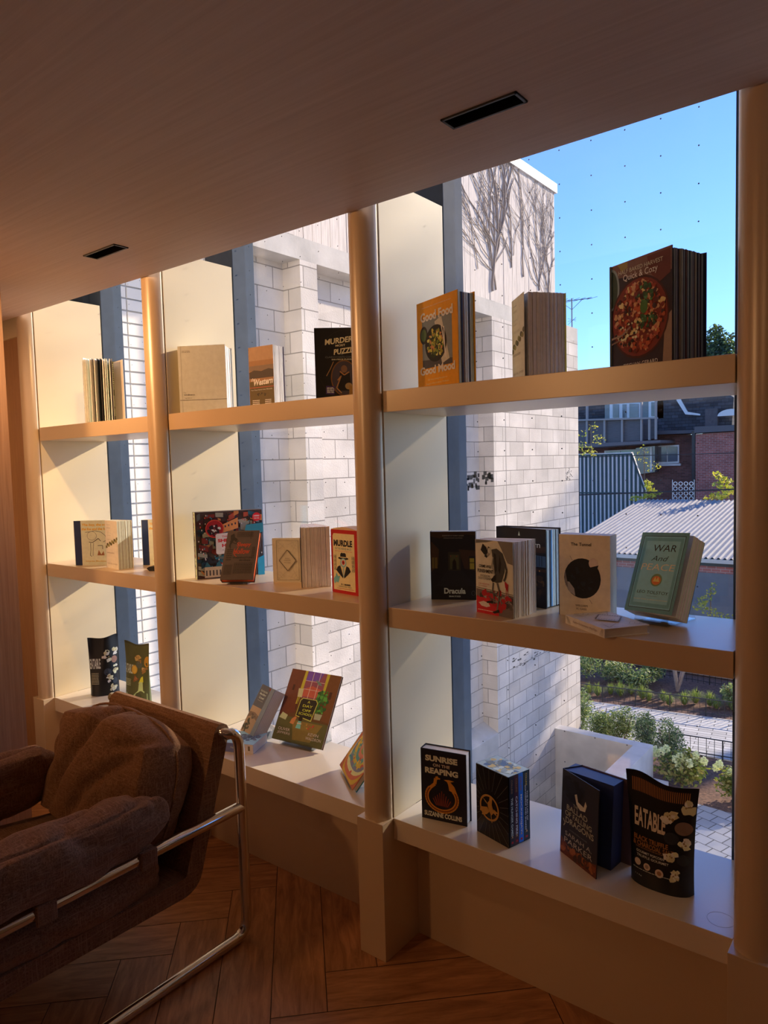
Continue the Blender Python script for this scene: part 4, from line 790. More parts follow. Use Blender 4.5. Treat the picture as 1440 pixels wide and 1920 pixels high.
CRM = (218, 172, 124); BK = (22, 22, 26); it = [('P', [(.06, .05), (.90, .05), (.90, .94), (.10, .94), (.06, .90)], CRM), ('T', 'MURDLE', .46, .79, .72, .10, BK, .05), ('T', 'IN THE HEDGE MAZE', .47, .705, .62, .035, (120, 120, 110), .01), ('T', 'SOLVE THE PUZZLE TO SAVE THE GAME', .47, .665, .66, .014, RD),
 ('E', .46, .555, .20, .022, BK), ('P', [(.34, .56), (.58, .56), (.56, .63), (.50, .645), (.46, .635), (.40, .645), (.35, .62)], BK), ('R', .345, .565, .575, .578, CRM), ('E', .46, .485, .12, .072, (140, 150, 146)), ('E', .46, .49, .085, .052, (196, 200, 190)), ('E', .46, .49, .055, .035, (190, 40, 36)), ('E', .46, .49, .02, .013, BK), ('R', .445, .26, .475, .42, (140, 150, 146)), ('P', [(.24, .42), (.34, .44), (.44, .28), (.44, .24), (.30, .30), (.18, .36)], BK), ('P', [(.68, .42), (.58, .44), (.48, .28), (.48, .24), (.62, .30), (.74, .36)], BK), ('P', [(.06, .22), (.14, .26), (.18, .32), (.24, .26), (.32, .28), (.28, .20), (.24, .16), (.18, .18), (.10, .14)], (110, 150, 148)), ('T', 'D. I. MARBER', .54, .145, .36, .028, BK, .03), ('T', 'ILLUSTRATED BY EMILY S. BREUNE', .50, .11, .5, .016, BK), ('G', .2, .07, .85, .085, 1, RD)]
for k in range(4):
    for x in (.10, .80): it += [('R', x, .36+.062*k, x+.08, .41+.062*k, (80, 70, 60)), ('R', x+.012, .365+.062*k, x+.068, .405+.062*k, CRM), ('L', [(x+.02, .372+.062*k), (x+.04, .398+.062*k), (x+.06, .375+.062*k)], .012, (80, 70, 60))]
art(q, Matrix.Identity(4), w_, h_, it); q.prism([(-.001, h_), (w_+.001, h_), (w_+.001, h_+.0008)]+[(w_-w_*k/10, h_+.001+.008*math.sin(PI*k/10)) for k in range(11)], 'y', -.001, t_+.001, ink((210, 150, 110))); q.build('box', r)
q = MB(); q.box((-.0008, -.0008, .002), (0, t_, h_-.002), ink((150, 20, 22))); q.build('lid_edge', r)
SK = (200, 150, 70)
book('dark paperback with a lit window scene, left end of the third bay\'s middle shelf', (-1.206, .162), ZM, 25.9, .134, .205, .03, (14, 16, 22), [('P', [(0, 1), (1, 1), (1, .94), (.6, .97), (.2, .90), (0, .93)], (52, 30, 22)), ('P', [(0, .86), (.18, .74), (.16, .52), (0, .40)], (60, 34, 22)), ('P', [(.62, .74), (1, .72), (1, .42), (.74, .46)], (56, 32, 24)), ('R', .38, .43, .66, .70, (44, 34, 26)), ('R', .42, .45, .62, .66, (70, 60, 34)), ('P', [(.47, .44), (.57, .44), (.56, .56), (.52, .60), (.48, .56)], (10, 10, 12)), ('E', .52, .575, .022, .016, (10, 10, 12)), ('R', .84, .44, .99, .64, (20, 22, 26)), ('R', .86, .45, .96, .61, (150, 118, 40)), ('R', .86, .54, .96, .55, (20, 22, 26)), ('R', .02, .46, .14, .62, (100, 72, 30)), ('R', .07, .46, .08, .62, (20, 22, 26)), ('P', [(.36, .43), (.70, .43), (1, .2), (.1, .2)], (22, 22, 28)), ('E', .44, .64, .01, .008, (150, 30, 30)), ('E', .57, .64, .01, .008, (150, 30, 30)), ('T', 'Dracula', .52, .13, .48, .085, (186, 168, 150), .04), ('T', 'BRAM STOKER', .52, .05, .26, .022, (186, 168, 150), .02), ('T', 'FOREWORD BY ROBERT EGGERS', .5, .94, .48, .018, (150, 120, 100)), ('T', 'INTRODUCTION BY ALAN MOORE', .5, .905, .42, .014, (150, 120, 100)), ('O', .93, .10, .04, .035, .006, (90, 80, 80))], hard=False, group=g2)
CP = (20, 18, 18); RS = (170, 26, 34)
fig = [('P', [(.14, .86), (.20, .95), (.30, .90), (.34, .82), (.24, .80)], CP), ('P', [(.24, .78), (.36, .92), (.40, .90), (.40, .84), (.30, .76)], CP), ('E', .38, .86, .045, .04, (190, 160, 140)), ('P', [(.34, .84), (.30, .80), (.34, .78), (.40, .82)], (150, 120, 104)),
 ('P', [(.44, .88), (.58, .90), (.74, .84), (.80, .74), (.78, .60), (.70, .46), (.56, .44), (.42, .46), (.52, .56), (.48, .70), (.46, .80)], (66, 56, 50)), ('P', [(.50, .84), (.56, .82), (.58, .62), (.54, .56), (.52, .70)], CP), ('P', [(.66, .82), (.70, .70), (.66, .56), (.62, .62)], CP), ('P', [(.42, .48), (.56, .56), (.56, .48), (.46, .44)], CP), ('L', [(.48, .78), (.44, .66), (.52, .54)], .03, (150, 126, 110)), ('L', [(.78, .74), (.84, .62), (.80, .52), (.76, .48)], .045, (76, 64, 58)), ('L', [(.78, .74), (.84, .62), (.80, .52)], .012, CP),
 ('L', [(.48, .44), (.46, .34), (.50, .22), (.46, .16), (.32, .17)], .035, (110, 90, 80)), ('L', [(.58, .44), (.64, .32), (.60, .16), (.56, .05)], .035, (110, 90, 80)), ('L', [(.48, .44), (.46, .34), (.50, .22)], .012, CP), ('L', [(.60, .44), (.66, .32), (.62, .16)], .012, CP), ('P', [(.28, .17), (.46, .20), (.48, .16), (.30, .15)], CP), ('P', [(.44, .04), (.62, .09), (.64, .05), (.50, .025)], CP), ('P', [(.78, .48), (.88, .44), (.86, .34), (.80, .40)], RS), ('L', [(.82, .38), (.82, .28)], .012, RS), ('L', [(.86, .38), (.87, .26)], .010, RS)]
book('pale paperback with an ink drawing of a stooping figure above red stains', (-.999, .076), ZM, -13.7, .132, .2, .048, (206, 170, 146), [('P', [(.6, 1), (1, 1), (1, .7), (.86, .72), (.7, .9)], (120, 98, 86)), ('P', [(.0, 1), (.5, 1), (.3, .97), (0, .95)], (110, 90, 80)), ('L', [(0, .345), (1, .31)], .012, CP), ('P', [(0, .33), (1, .295), (1, 0), (0, 0)], (110, 84, 76)), ('B', 3, 46, .55, .18, .5, .13, .07, [(66, 50, 46), (150, 120, 108), (90, 70, 64)]), ('B', 4, 26, .5, .2, .5, .12, .07, [RS]), ('P', [(0, 0), (.62, 0), (.60, .10), (.42, .14), (.40, .19), (.2, .22), (0, .21)], (186, 30, 36)), ('P', [(.06, .14), (.2, .17), (.34, .15), (.38, .11), (.28, .09), (.14, .10)], (214, 170, 150)), ('G', .04, .035, .5, .055, 1, (225, 180, 160))]+fig+[('T', 'CRIME AND', .26, .645, .34, .04, CP, .02), ('T', 'PUNISHMENT', .27, .58, .44, .05, CP, .02), ('T', 'FYODOR', .26, .515, .26, .028, CP), ('T', 'DOSTOYEVSKY', .26, .48, .38, .03, CP), ('T', 'A NEW TRANSLATION', .22, .405, .30, .014, RS), ('T', 'BY OLIVER READY', .2, .375, .24, .014, RS)], fan=22, gap=4, n=16, hard=False, group=g2)
book('large dark hardcover with white lettering, standing behind the ink-drawn paperback', (-1.029, .245), ZM, -13.5, .18, .22, .032, (26, 22, 26), [('R', 0, .70, 1, .78, (58, 32, 24)), ('P', [(.3, .68), (1, .66), (1, .52), (.3, .52)], (70, 78, 92))]+[('R', .62+.05*k, .53, .63+.05*k, .66, (24, 26, 34)) for k in range(7)]+[('R', .0, .46, 1, .50, (66, 36, 26)), ('B', 2, 60, .75, .28, .25, .16, .05, [(60, 38, 30), (30, 22, 22), (90, 56, 34), (44, 30, 28)]), ('E', .78, .46, .012, .01, (220, 130, 60)), ('E', .88, .47, .012, .01, (220, 130, 60)), ('T', 'Cabin Porn', .52, .80, .76, .075, (205, 195, 190), .01), ('P', [(.46, .90), (.48, .96), (.50, .90)], (190, 180, 176))], fan=11, gap=2, n=9, group=g2, pagecols=[(190, 196, 210), (200, 205, 218), (50, 50, 60), (90, 130, 190), (205, 208, 218), (190, 190, 200), (30, 32, 36), (200, 205, 215), (205, 208, 218)])
book('pale pink paperback with a black disc on its cover and a navy spine', (-.795, .159), ZM, 2.5, .135, .214, .05, (230, 172, 142), [('E', .46, .47, .36, .245, (12, 16, 24)), ('B', 6, 40, .46, .46, .22, .15, .05, [(16, 20, 28), (22, 28, 36), (12, 14, 20)]), ('P', [(.12, .56), (.11, .42), (.20, .42), (.30, .34), (.32, .25), (.20, .30), (.12, .38)], (168, 136, 124)), ('E', .68, .66, .09, .065, (206, 158, 136)), ('P', [(.56, .60), (.78, .64), (.74, .58), (.60, .575)], (12, 16, 24)), ('T', 'The Tunnel', .44, .885, .40, .04, (30, 26, 30), .01), ('T', 'WILLIAM', .44, .135, .24, .024, (60, 44, 40)), ('T', 'H. GASS', .44, .095, .2, .024, (60, 44, 40)), ('L', [(.22, .74), (.27, .68)], .005, (60, 40, 36)), ('L', [(.60, .22), (.65, .17)], .005, (60, 40, 36))], hard=False, group=g2, spine=(22, 30, 48), spart=[('R', .2, .10, .8, .35, (214, 176, 150)), ('T', 'THE TUNNEL', .5, .22, .4, .2, (22, 30, 48), .02)])
# war and peace: cover swung open on a stand
TL_ = (52, 84, 84)
stand((-.624, .180), ZM, -14, .138, 24, .060, .09, 'clear stand under the pale teal paperback')
book('pale teal paperback with framed lettering and small orange medallion, tilted on a stand', (-.628, .178), ZM+.0275, -14, .138, .207, .055, (98, 124, 118), [('P', [(.055, .045), (.945, .045), (.945, .955), (.055, .955)], (28, 32, 32)), ('R', .065, .052, .935, .948, (126, 152, 146)), ('R', .085, .07, .915, .93, (104, 134, 128)), ('R', .14, .11, .86, .89, (134, 158, 150)), ('T', 'WAR', .56, .80, .50, .085, (20, 22, 24), .0, 0, .12), ('T', 'And', .50, .67, .32, .065, (24, 26, 28), -.005, 0, .45), ('T', 'PEACE', .50, .56, .70, .08, (222, 168, 132), -.005, 0, .15), ('E', .53, .40, .12, .078, (110, 112, 70)), ('E', .53, .395, .095, .055, (206, 96, 40)), ('P', [(.46, .38), (.50, .44), (.53, .40), (.56, .44), (.60, .38)], (234, 160, 80)), ('T', 'LEO TOLSTOY', .51, .245, .66, .036, (26, 28, 30), .0, 0, .1), ('R', .40, .195, .62, .197, (40, 50, 50)), ('T', 'RICHARD PEVEAR  &  LARISSA VOLOKHONSKY', .50, .155, .72, .014, (214, 170, 140))], tilt=24, lift=8, n=12, hard=False, group=g2, paper=PAPER, pagecols=[(214, 190, 160), (200, 176, 146), (222, 200, 172)])
# small white book lying flat over the shelf edge
r = empty('book', (-.738, .071, ZM), math.radians(-35.4), 'small white book lying flat over the front edge of the middle shelf', 'book', g2)
q = MB(); w_, h_, t_ = .168, .118, .021; WC = ink((240, 225, 216)); q.box((0, 0, t_-.002), (w_, h_, t_), WC); q.box((0, 0, 0), (w_, h_, .002), WC); q.box((0, -.002, 0), (w_, 0, t_), WC)
Mt = Matrix(((0, 1, 0, 0), (0, 0, 1, 0), (-1, 0, 0, 0), (0, 0, 0, 1)))
Mt = Matrix(((0, 0, 1, 0), (-1, 0, 0, h_), (0, -1, 0, t_), (0, 0, 0, 1)))   # u -> -y, v -> x, outward -> +z
art(q, Mt, h_, w_, [tuple([i[0]]+[([(1-a, b) for a, b in i[1]] if isinstance(i[1], list) else i[1])]+list(i[2:])) if i[0] in 'LP' else i for i in ornate(1) if i[0] in 'LP'])
art(q, Matrix(((1, 0, 0, 0), (0, 1, 0, -.002), (0, 0, 1, 0), (0, 0, 0, 1))), w_, t_, [('T', 'Random Enchantments  Wise Pages', .52, .5, .62, .32, (150, 110, 96))]+[('L', [(.08+.02*k, .1), (.02+.01*k, .9)], .004, (160, 130, 116)) for k in range(5)]+[('L', [(.88+.02*k, .1), (.94+.01*k, .9)], .004, (160, 130, 116)) for k in range(5)])
q.build('cover', r); q = MB(); q.box((.003, .0, .002), (w_-.003, h_-.003, t_-.002), PAPER); q.build('pages', r)
# --- window ledge
YO = (200, 110, 30)
r = book('black hardcover with blocky pale lettering above a golden ring, on the third bay\'s ledge', (-1.182, .054), ZS, 11.4, .138, .209, .038, (13, 12, 24), [('T', 'SUNRISE', .45, .875, .72, .085, (206, 170, 140), .05), ('T', 'ON THE', .45, .785, .38, .045, (180, 140, 115), .04), ('T', 'REAPING', .45, .70, .74, .085, (206, 170, 140), .05), ('P', [(.30, .22), (.62, .20), (.68, .30), (.24, .32)], (50, 18, 24))]+[('L', [(.45+.03*k, .22), (.45+.05*k, .34+.03*(3-abs(k)))], .014, (150, 50, 20)) for k in range(-4, 5)]+[('L', [(.45+.34*math.cos(a)-(.06*(1 if abs(a-1.57) < 1 else 0)*0), .335+.19*math.sin(a)) for a in [math.radians(140+d_) for d_ in range(0, 262, 10)]], .085, YO), ('L', [(.45+.34*math.cos(a), .335+.19*math.sin(a)) for a in [math.radians(140+d_) for d_ in range(0, 262, 10)]], .03, (120, 50, 14)), ('L', [(.19, .455), (.30, .52), (.32, .60), (.38, .615)], .07, YO), ('L', [(.36, .61), (.42, .60)], .03, YO), ('P', [(.62, .46), (.80, .42), (.74, .52), (.62, .60), (.56, .60), (.60, .54)], YO), ('P', [(.50, .60), (.62, .61), (.74, .60), (.60, .57)], YO), ('T', 'SUZANNE COLLINS', .47, .085, .84, .07, (206, 170, 140), .04)], hard=True, group=g3)
# boxed set
r = empty('boxed_book_set', (-1.0135, .079, ZS), math.radians(-15.5), 'black box of four slim books with a gold bird-and-ring emblem, on the ledge', 'boxed book set')
w_, h_, t_ = .123, .196, .084; q = MB(); BX = ink((20, 18, 22), .25); q.box((0, 0, 0), (.122, .002, h_), BX); q.box((0, t_-.002, 0), (.122, t_, h_), BX); q.box((0, 0, 0), (.002, t_, h_), BX); q.box((0, 0, 0), (.122, t_, .002), BX); q.box((0, 0, h_-.002), (.122, t_, h_), ink((150, 146, 140), .2))
BR_ = (176, 108, 44); rays = [('L', [(.40, .45), (.40+.9*math.cos(a), .45+.9*math.sin(a))], .004, (90, 74, 60)) for a in []]
for k in range(24):
    a = 2*PI*k/24; dx, dy = math.cos(a), math.sin(a)*w_/h_*1.2; s = min([(1-.42)/dx if dx > 0 else 9, -.42/dx if dx < 0 else 9, .55/dy if dy > 0 else 9, -.45/dy if dy < 0 else 9]); rays.append(('L', [(.42+.33*dx, .45+.33*dy), (.42+s*dx*.98, .45+s*dy*.98)], .006, (104, 84, 66)))
art(q, Matrix.Identity(4), w_, h_, rays+[('O', .42, .44, .30, .185, .045, BR_), ('P', [(.44, .62), (.52, .60), (.50, .50), (.56, .40), (.48, .34), (.40, .40), (.36, .50), (.42, .54)], BR_), ('P', [(.36, .44), (.14, .40), (.12, .34), (.2, .34), (.18, .29), (.28, .31), (.34, .33), (.42, .38)], BR_), ('P', [(.52, .40), (.68, .36), (.62, .40), (.70, .42), (.56, .45)], BR_), ('L', [(.46, .40), (.50, .24)], .02, BR_), ('P', [(.22, .55), (.34, .51), (.36, .48), (.3, .50)], BR_)])
art(q, Matrix(((1, 0, 0, 0), (0, 0, 1, 0), (0, -1, 0, h_), (0, 0, 0, 1))), w_, t_, [('B', 5, 70, .5, .5, .46, .42, .09, [(196, 190, 180), (120, 110, 100), (200, 150, 90), (90, 96, 110), (150, 140, 130)])])
q.build('slipcase', r, bevel=.0006)
for k, (bc, tt, a2) in enumerate([((34, 30, 38), 'THE HUNGER GAMES', (200, 180, 160)), ((70, 26, 34), 'CATCHING FIRE', (210, 170, 160)), ((30, 92, 160), 'MOCKINGJAY', (230, 230, 230)), ((18, 34, 38), 'SONGBIRDS AND SNAKES', (220, 225, 215))]):
    y0 = .004+[0, .0175, .035, .053][k]; y1 = .004+[.017, .0345, .0525, .0755][k]; q = MB(); q.box((.004, y0, .003), (.1235, y1, h_-.003), ink(bc, .3))
    Mx = Matrix(((0, -1, 0, .1236), (1, 0, 0, y0), (0, 0, 1, .003), (0, 0, 0, 1))); tw = y1-y0; hh = h_-.006
    # vertical lettering: the frame is turned so that u runs down the spine
    Mv = Mx @ Matrix(((0, 0, 1, 0), (0, 1, 0, 0), (-1, 0, 0, hh), (0, 0, 0, 1)))
    art(q, Mv, hh, tw, ([('T', tt, .58, .5, .56, .42, a2, .03), ('T', 'COLLINS', .14, .5, .2, .34, (150, 90, 60), .02)] if k < 3 else [('T', 'THE BALLAD OF', .50, .66, .44, .2, a2, .02), ('T', tt, .52, .36, .66, .22, a2, .02), ('T', 'COLLINS', .11, .5, .18, .3, (200, 140, 60), .02)])+[('P', [(.84, .5), (.89, .7), (.88, .5), (.89, .3)], (200, 130, 80)), ('R', .935, .3, .965, .7, (180, 30, 34))])
    b_ = q.build('slim_book', r)
# half open dark fantasy hardcover
BR2 = (172, 140, 108)
book('dark hardcover with its jacketed cover swung open, beside the large black pouch', (-.78, .115), ZS, -29.7, .144, .223, .064, (38, 30, 34), [('P', [(0, 0), (1, 0), (1, .16), (.6, .10), (.2, .14), (0, .2)], (96, 36, 16)), ('B', 3, 40, .5, .07, .5, .06, .06, [(120, 50, 20), (60, 30, 24), (150, 70, 30)]), ('B', 8, 30, .32, .82, .26, .10, .10, [(16, 14, 18), (26, 22, 28)]), ('P', [(.36, .78), (.42, .80), (.46, .72), (.62, .70), (.66, .78), (.70, .74), (.66, .66), (.52, .64), (.42, .68)], (196, 160, 130)), ('T', 'THE', .40, .645, .14, .035, BR2), ('T', 'BALLAD', .44, .585, .58, .06, BR2, .01), ('T', 'OF FALLING', .48, .51, .74, .06, BR2, .01), ('T', 'DRAGONS', .52, .43, .78, .07, BR2, .01), ('T', 'A MOONFALL NOVEL', .5, .335, .5, .014, (130, 106, 90)), ('T', 'SARAH A.', .5, .27, .74, .05, (176, 140, 116), -.002), ('T', 'PARKER', .5, .19, .78, .06, (176, 140, 116), -.002), ('L', [(.06, .42), (.12, .38), (.08, .34)], .02, BR2)], tilt=3, gap=23, group=g3, edge=(40, 44, 76), back=(90, 60, 60))
# popcorn pouches
def pouch(label, A, ang, w, h, d, base, items, lean=0, wave=.012, flare=.01, seed=1, striped=None):
    r = empty('snack_pouch', (A[0], A[1], ZS), math.radians(ang), label, 'snack pouch', 'snack pouches'); r.rotation_euler[0] = -math.radians(lean)
    def thick(v): return d*max(.03, (1-v**1.6))*(.82+.18*math.cos(v*3))
    def cen(u, v): return d/2+wave*v**1.5*math.sin(2.2*PI*(u/w)+.6)
    def wid(v): return 1+flare/w*(v**2)*2-.02*math.sin(PI*v)
    def S(x, side, v, out=0):
        k = max(0, 1-abs(2*x/w-1)**2.6)**.55
        X = w/2+(x-w/2)*wid(v); return Vector((X, cen(x, v)+side*(thick(v)/2*k+out), v*h-(.010*(x/w)**2 if 0 else 0)+(.006*math.sin(5*x/w+seed) if v > .9 else 0)*(v-.9)*10))
    q = MB(); nu, nv = 26, 30; c = ink(base, .38)
    for side in (-1, 1):
        vs = [S(w*i/nu, side, j/nv) for j in range(nv+1) for i in range(nu+1)]
        fs = [(j*(nu+1)+i, j*(nu+1)+i+1, (j+1)*(nu+1)+i+1, (j+1)*(nu+1)+i) for j in range(nv) for i in range(nu)]
        if side > 0: fs = [f[::-1] for f in fs]
        q.add(vs, fs, c, True)
    bot = [S(w*i/nu, -1, 0) for i in range(nu+1)]+[S(w*i/nu, 1, 0) for i in range(nu, -1, -1)]; q.poly(bot[::-1], c)
    e = [0]
    class Mc:
        def __matmul__(s, p): return S(min(max(p.x, 0.001), w-.001), -1, min(max(p.z/h, 0), 1), -p.y+.0006)
    art(q, Mc(), w, h, items); q.build('pouch_body', r)
    q = MB()
    for j0, j1 in ((.965, .995),):
        for k in range(nu):
            q.add([S(w*k/nu, -1, j0, .0004), S(w*(k+1)/nu, -1, j0, .0004), S(w*(k+1)/nu, -1, j1, .0004), S(w*k/nu, -1, j1, .0004)], [(0, 1, 2, 3)], ink(tuple(max(0, int(v*.8)) for v in base), .3))
    q.build('top_seal', r); return r
def corn(x, y, s, sd):
    return [('B', sd, 7, x, y, s, s*.6, s*.75, [(214, 176, 130), (196, 156, 110), (228, 196, 150)]), ('B', sd+50, 4, x, y, s*.7, s*.4, s*.22, [(150, 104, 60)])]
EA = [('R', .08+.0262*k, .84, .093+.0262*k, .95, (150, 84, 46)) for k in range(32)]+[('T', 'EATABLE', .36, .62, .50, .17, (206, 160, 130), .03), ('T', 'TM', .66, .70, .04, .015, (206, 160, 130)), ('T', 'BLACK TRUFFLE', .38, .435, .56, .045, (150, 84, 44), .03), ('T', '& CHARCOAL SALT', .42, .385, .66, .045, (150, 84, 44), .03), ('T', 'GOURMET POPCORN', .38, .315, .46, .022, (200, 170, 150), .01), ('T', 'TRUFFLE GOURMET', .42, .28, .52, .022, (200, 170, 150), .01), ('G', .14, .345, .7, .36, 1, (130, 80, 50)), ('E', .18, .215, .055, .032, (196, 150, 124)), ('E', .34, .20, .055, .032, (196, 150, 124)), ('E', .54, .18, .065, .038, (196, 150, 124)), ('E', .54, .18, .035, .02, (150, 90, 60)), ('E', .34, .20, .03, .018, (150, 110, 90)), ('G', .1, .15, .7, .165, 1, (180, 150, 130)), ('T', '113g', .2, .10, .12, .014, (180, 150, 130)), ('E', .86, .62, .12, .06, (120, 78, 60)), ('E', .70, .52, .11, .055, (34, 32, 36)), ('E', .88, .34, .09, .05, (36, 34, 36))]+corn(.66, .70, .09, 1)+corn(.91, .82, .08, 2)+corn(.89, .48, .08, 3)+corn(.70, .36, .08, 4)+corn(.78, .19, .07, 5)
pouch('large matt black popcorn pouch with tall pale lettering, nearest item on the ledge', (-.594, .080), -1, .150, .262, .075, (15, 15, 18), EA, lean=-2, wave=.010, flare=.011, seed=1)
PB = [('T', 'EATABLE', .2, .55, .36, .17, (206, 180, 160), .03), ('E', .62, .40, .14, .06, (52, 50, 54)), ('E', .86, .60, .10, .06, (150, 92, 70)), ('E', .86, .24, .08, .05, (50, 48, 50)), ('G', .05, .2, .3, .4, 8, (170, 140, 110))]+corn(.62, .66, .12, 6)+corn(.88, .74, .1, 7)+corn(.9, .44, .1, 8)+corn(.66, .30, .1, 9)+corn(.78, .12, .1, 10)
pouch('black popcorn pouch seen from its side, left of the olive pouch', (-3.068, .095), 60, .125, .27, .07, (20, 19, 20), PB, wave=.014, flare=.004, seed=3)
PO = [('T', 'EATABLE', .22, .56, .46, .15, (200, 176, 150), .02), ('B', 3, 8, .66, .74, .10, .05, .07, [(190, 140, 80), (160, 104, 50)]), ('E', .52, .56, .13, .075, (196, 130, 40)), ('E', .52, .56, .10, .058, (210, 150, 60)), ('E', .70, .645, .12, .06, (84, 80, 66)), ('E', .97, .70, .10, .09, (190, 120, 40)), ('B', 4, 8, .86, .56, .10, .05, .06, [(190, 140, 90), (150, 96, 50)]), ('B', 5, 7, .60, .42, .09, .05, .06, [(170, 104, 60), (130, 70, 40)]), ('P', [(.72, .34), (.88, .36), (.86, .46), (.80, .44)], (206, 180, 50)), ('P', [(.74, .36), (.86, .36), (.88, .22), (.98, .16), (.98, 0), (.52, 0), (.54, .14), (.72, .22)], (176, 168, 110)), ('E', .72, .12, .11, .065, (70, 66, 40)), ('E', .2, .12, .08, .045, (180, 170, 130)), ('E', .2, .12, .05, .03, (74, 68, 40)), ('G', .08, .28, .4, .4, 5, (190, 170, 130))]
pouch('olive green popcorn pouch with orange slices on it, behind the armchair back', (-2.905, .150), 10, .140, .265, .07, (82, 74, 40), PO, wave=.004, flare=.006, seed=2)
# tilted books on stands in the second bay
KD = (110, 70, 44)
stand((-1.978, .198), ZS, 6, .236, 31, .014, .14, 'clear stand under the large illustrated picture book')
book('tall picture book with a television and curtains on its cover, tilted on a stand', (-1.980, .203), ZS+.014, 6, .234, .27, .012, (104, 62, 34), [('P', [(0, 1), (.34, 1), (.30, .40), (0, .34)], (112, 52, 34)), ('P', [(.74, 1), (1, 1), (1, .34), (.84, .36)], (120, 66, 36)), ('P', [(.28, 1), (.36, 1), (.30, .52), (.26, .52)], (196, 160, 50)), ('P', [(.70, 1), (.78, 1), (.76, .62), (.72, .60)], (196, 160, 50)), ('R', .33, .62, .72, 1, (150, 70, 84)), ('P', [(.34, .86), (.34, 1), (.66, 1), (.60, .88)], (120, 70, 150)), ('P', [(.34, .64), (.72, .64), (.72, .76), (.50, .80), (.34, .74)], (196, 84, 66)), ('R', .455, .62, .465, 1, (230, 210, 200)), ('R', .59, .62, .60, 1, (230, 210, 200)), ('R', .33, .74, .72, .746, (230, 210, 200)), ('R', .33, .86, .72, .866, (230, 210, 200)), ('P', [(.52, .90), (.64, .86), (.68, .82), (.60, .83)], (110, 120, 110)), ('P', [(0, .34), (1, .32), (1, 0), (0, 0)], (96, 84, 46)), ('P', [(.30, .30), (.9, .30), (.75, .05), (.4, .04)], (140, 104, 50)), ('P', [(.02, .30), (.16, .28), (.18, .35), (.06, .38)], (196, 196, 130)), ('P', [(.24, .74), (.34, .74), (.35, .62), (.26, .62)], (206, 190, 130)), ('R', .285, .44, .295, .62, (60, 40, 30)), ('R', .11, .70, .15, .78, (70, 34, 24)), ('R', .86, .66, .91, .76, (70, 34, 24)), ('B', 7, 60, .76, .60, .11, .18, .035, [(56, 110, 44), (90, 150, 60), (40, 84, 40)]), ('P', [(.70, .36), (.82, .36), (.84, .44), (.69, .44)], (176, 160, 130)), ('P', [(.33, .36), (.66, .32), (.70, .58), (.66, .62), (.38, .62), (.34, .58)], (196, 170, 80)), ('P', [(.345, .37), (.645, .335), (.685, .575), (.65, .61), (.39, .61), (.355, .575)], (30, 28, 26)), ('T', 'A', .52, .575, .05, .035, (196, 206, 60), .02), ('T', 'DAY', .52, .515, .20, .035, (196, 206, 60), .02), ('T', 'OFF', .52, .455, .17, .035, (196, 206, 60), .02), ('T', 'SCHOOL', .52, .405, .28, .035, (196, 206, 60), .02), ('P', [(.26, .25), (.34, .24), (.37, .34), (.34, .355), (.28, .31)], (206, 120, 70)), ('E', .45, .335, .040, .040, (26, 22, 20)), ('P', [(.40, .20), (.50, .20), (.48, .30), (.42, .30)], (120, 170, 170)), ('R', .405, .26, .495, .275, (230, 220, 190)), ('B', 9, 8, .66, .26, .10, .04, .02, [(190, 60, 50), (200, 130, 60)]), ('T', 'OLIVER', .19, .155, .24, .04, W_, .0), ('T', 'JEFFERS', .20, .10, .26, .04, W_, .0), ('T', 'KEVIN', .78, .155, .20, .04, W_, .0), ('T', 'WALDRON', .80, .10, .30, .04, W_, .0)], tilt=31, group=g3)
cls = lambda: [('R', 0, .55, .72, 1, (90, 76, 78)), ('R', 0, 0, .72, .55, (170, 120, 90)), ('P', [(0, .30), (.3, .36), (.72, .30), (.72, .40), (.4, .44), (0, .42)], (120, 84, 66)), ('B', 4, 14, .36, .36, .3, .05, .06, [(90, 66, 54), (130, 96, 76)]), ('B', 6, 18, .2, .14, .2, .12, .07, [(70, 60, 40), (60, 50, 36)]), ('R', .72, 0, 1, 1, (120, 112, 118)), ('R', .62, .93, .72, .98, (130, 40, 34)), ('T', 'Far from the', .36, .88, .5, .045, (196, 170, 150), .01), ('T', 'Madding', .36, .81, .46, .055, (200, 174, 154), .02), ('T', 'Crowd', .36, .745, .36, .05, (200, 174, 154), .02), ('T', 'Thomas Hardy', .36, .68, .4, .024, (196, 160, 140))]
stand((-2.108, .168), ZS, -14, .108, 33, .05, .08, 'clear stand under the tilted thick paperback beside the armchair')
book('thick paperback with a dark title panel, tilted on a stand beside the armchair', (-2.108, .160), ZS+.030, -14, .10, .190, .048, (120, 100, 96), cls(), tilt=33, hard=False, group=g3)
r = empty('book', (-2.07, .035, ZS), math.radians(22), 'thick paperback with a blue-grey tree landscape lying flat beside the armchair', 'book', g3)
q = MB(); w_, h_, t_ = .13, .115, .034; q.box((0, 0, t_-.001), (w_, h_, t_), ink((150, 160, 190))); q.box((0, 0, 0), (w_, h_, .001), ink((110, 100, 130))); q.box((0, -.001, 0), (w_*1, 0, t_), ink((110, 100, 130)))
art(q, Matrix(((1, 0, 0, 0), (0, 0, 1, 0), (0, -1, 0, t_), (0, 0, 0, 1))), w_, h_, [('B', 3, 30, .6, .5, .36, .36, .08, [(86, 84, 96), (70, 74, 86), (110, 104, 110)]), ('B', 5, 10, .3, .4, .2, .2, .05, [(190, 195, 215)])])
art(q, Matrix(((1, 0, 0, 0), (0, 1, 0, -.001), (0, 0, 1, 0), (0, 0, 0, 1))), w_, t_, [('R', .72, 0, 1, 1, (225, 220, 214)), ('T', 'Hardy', .40, .5, .2, .3, (200, 190, 200)), ('R', .84, .3, .9, .8, (120, 90, 60))])
q.build('cover', r); q = MB(); q.box((.0, 0, .001), (w_, h_, t_-.001), PAPER); q.build('pages', r)
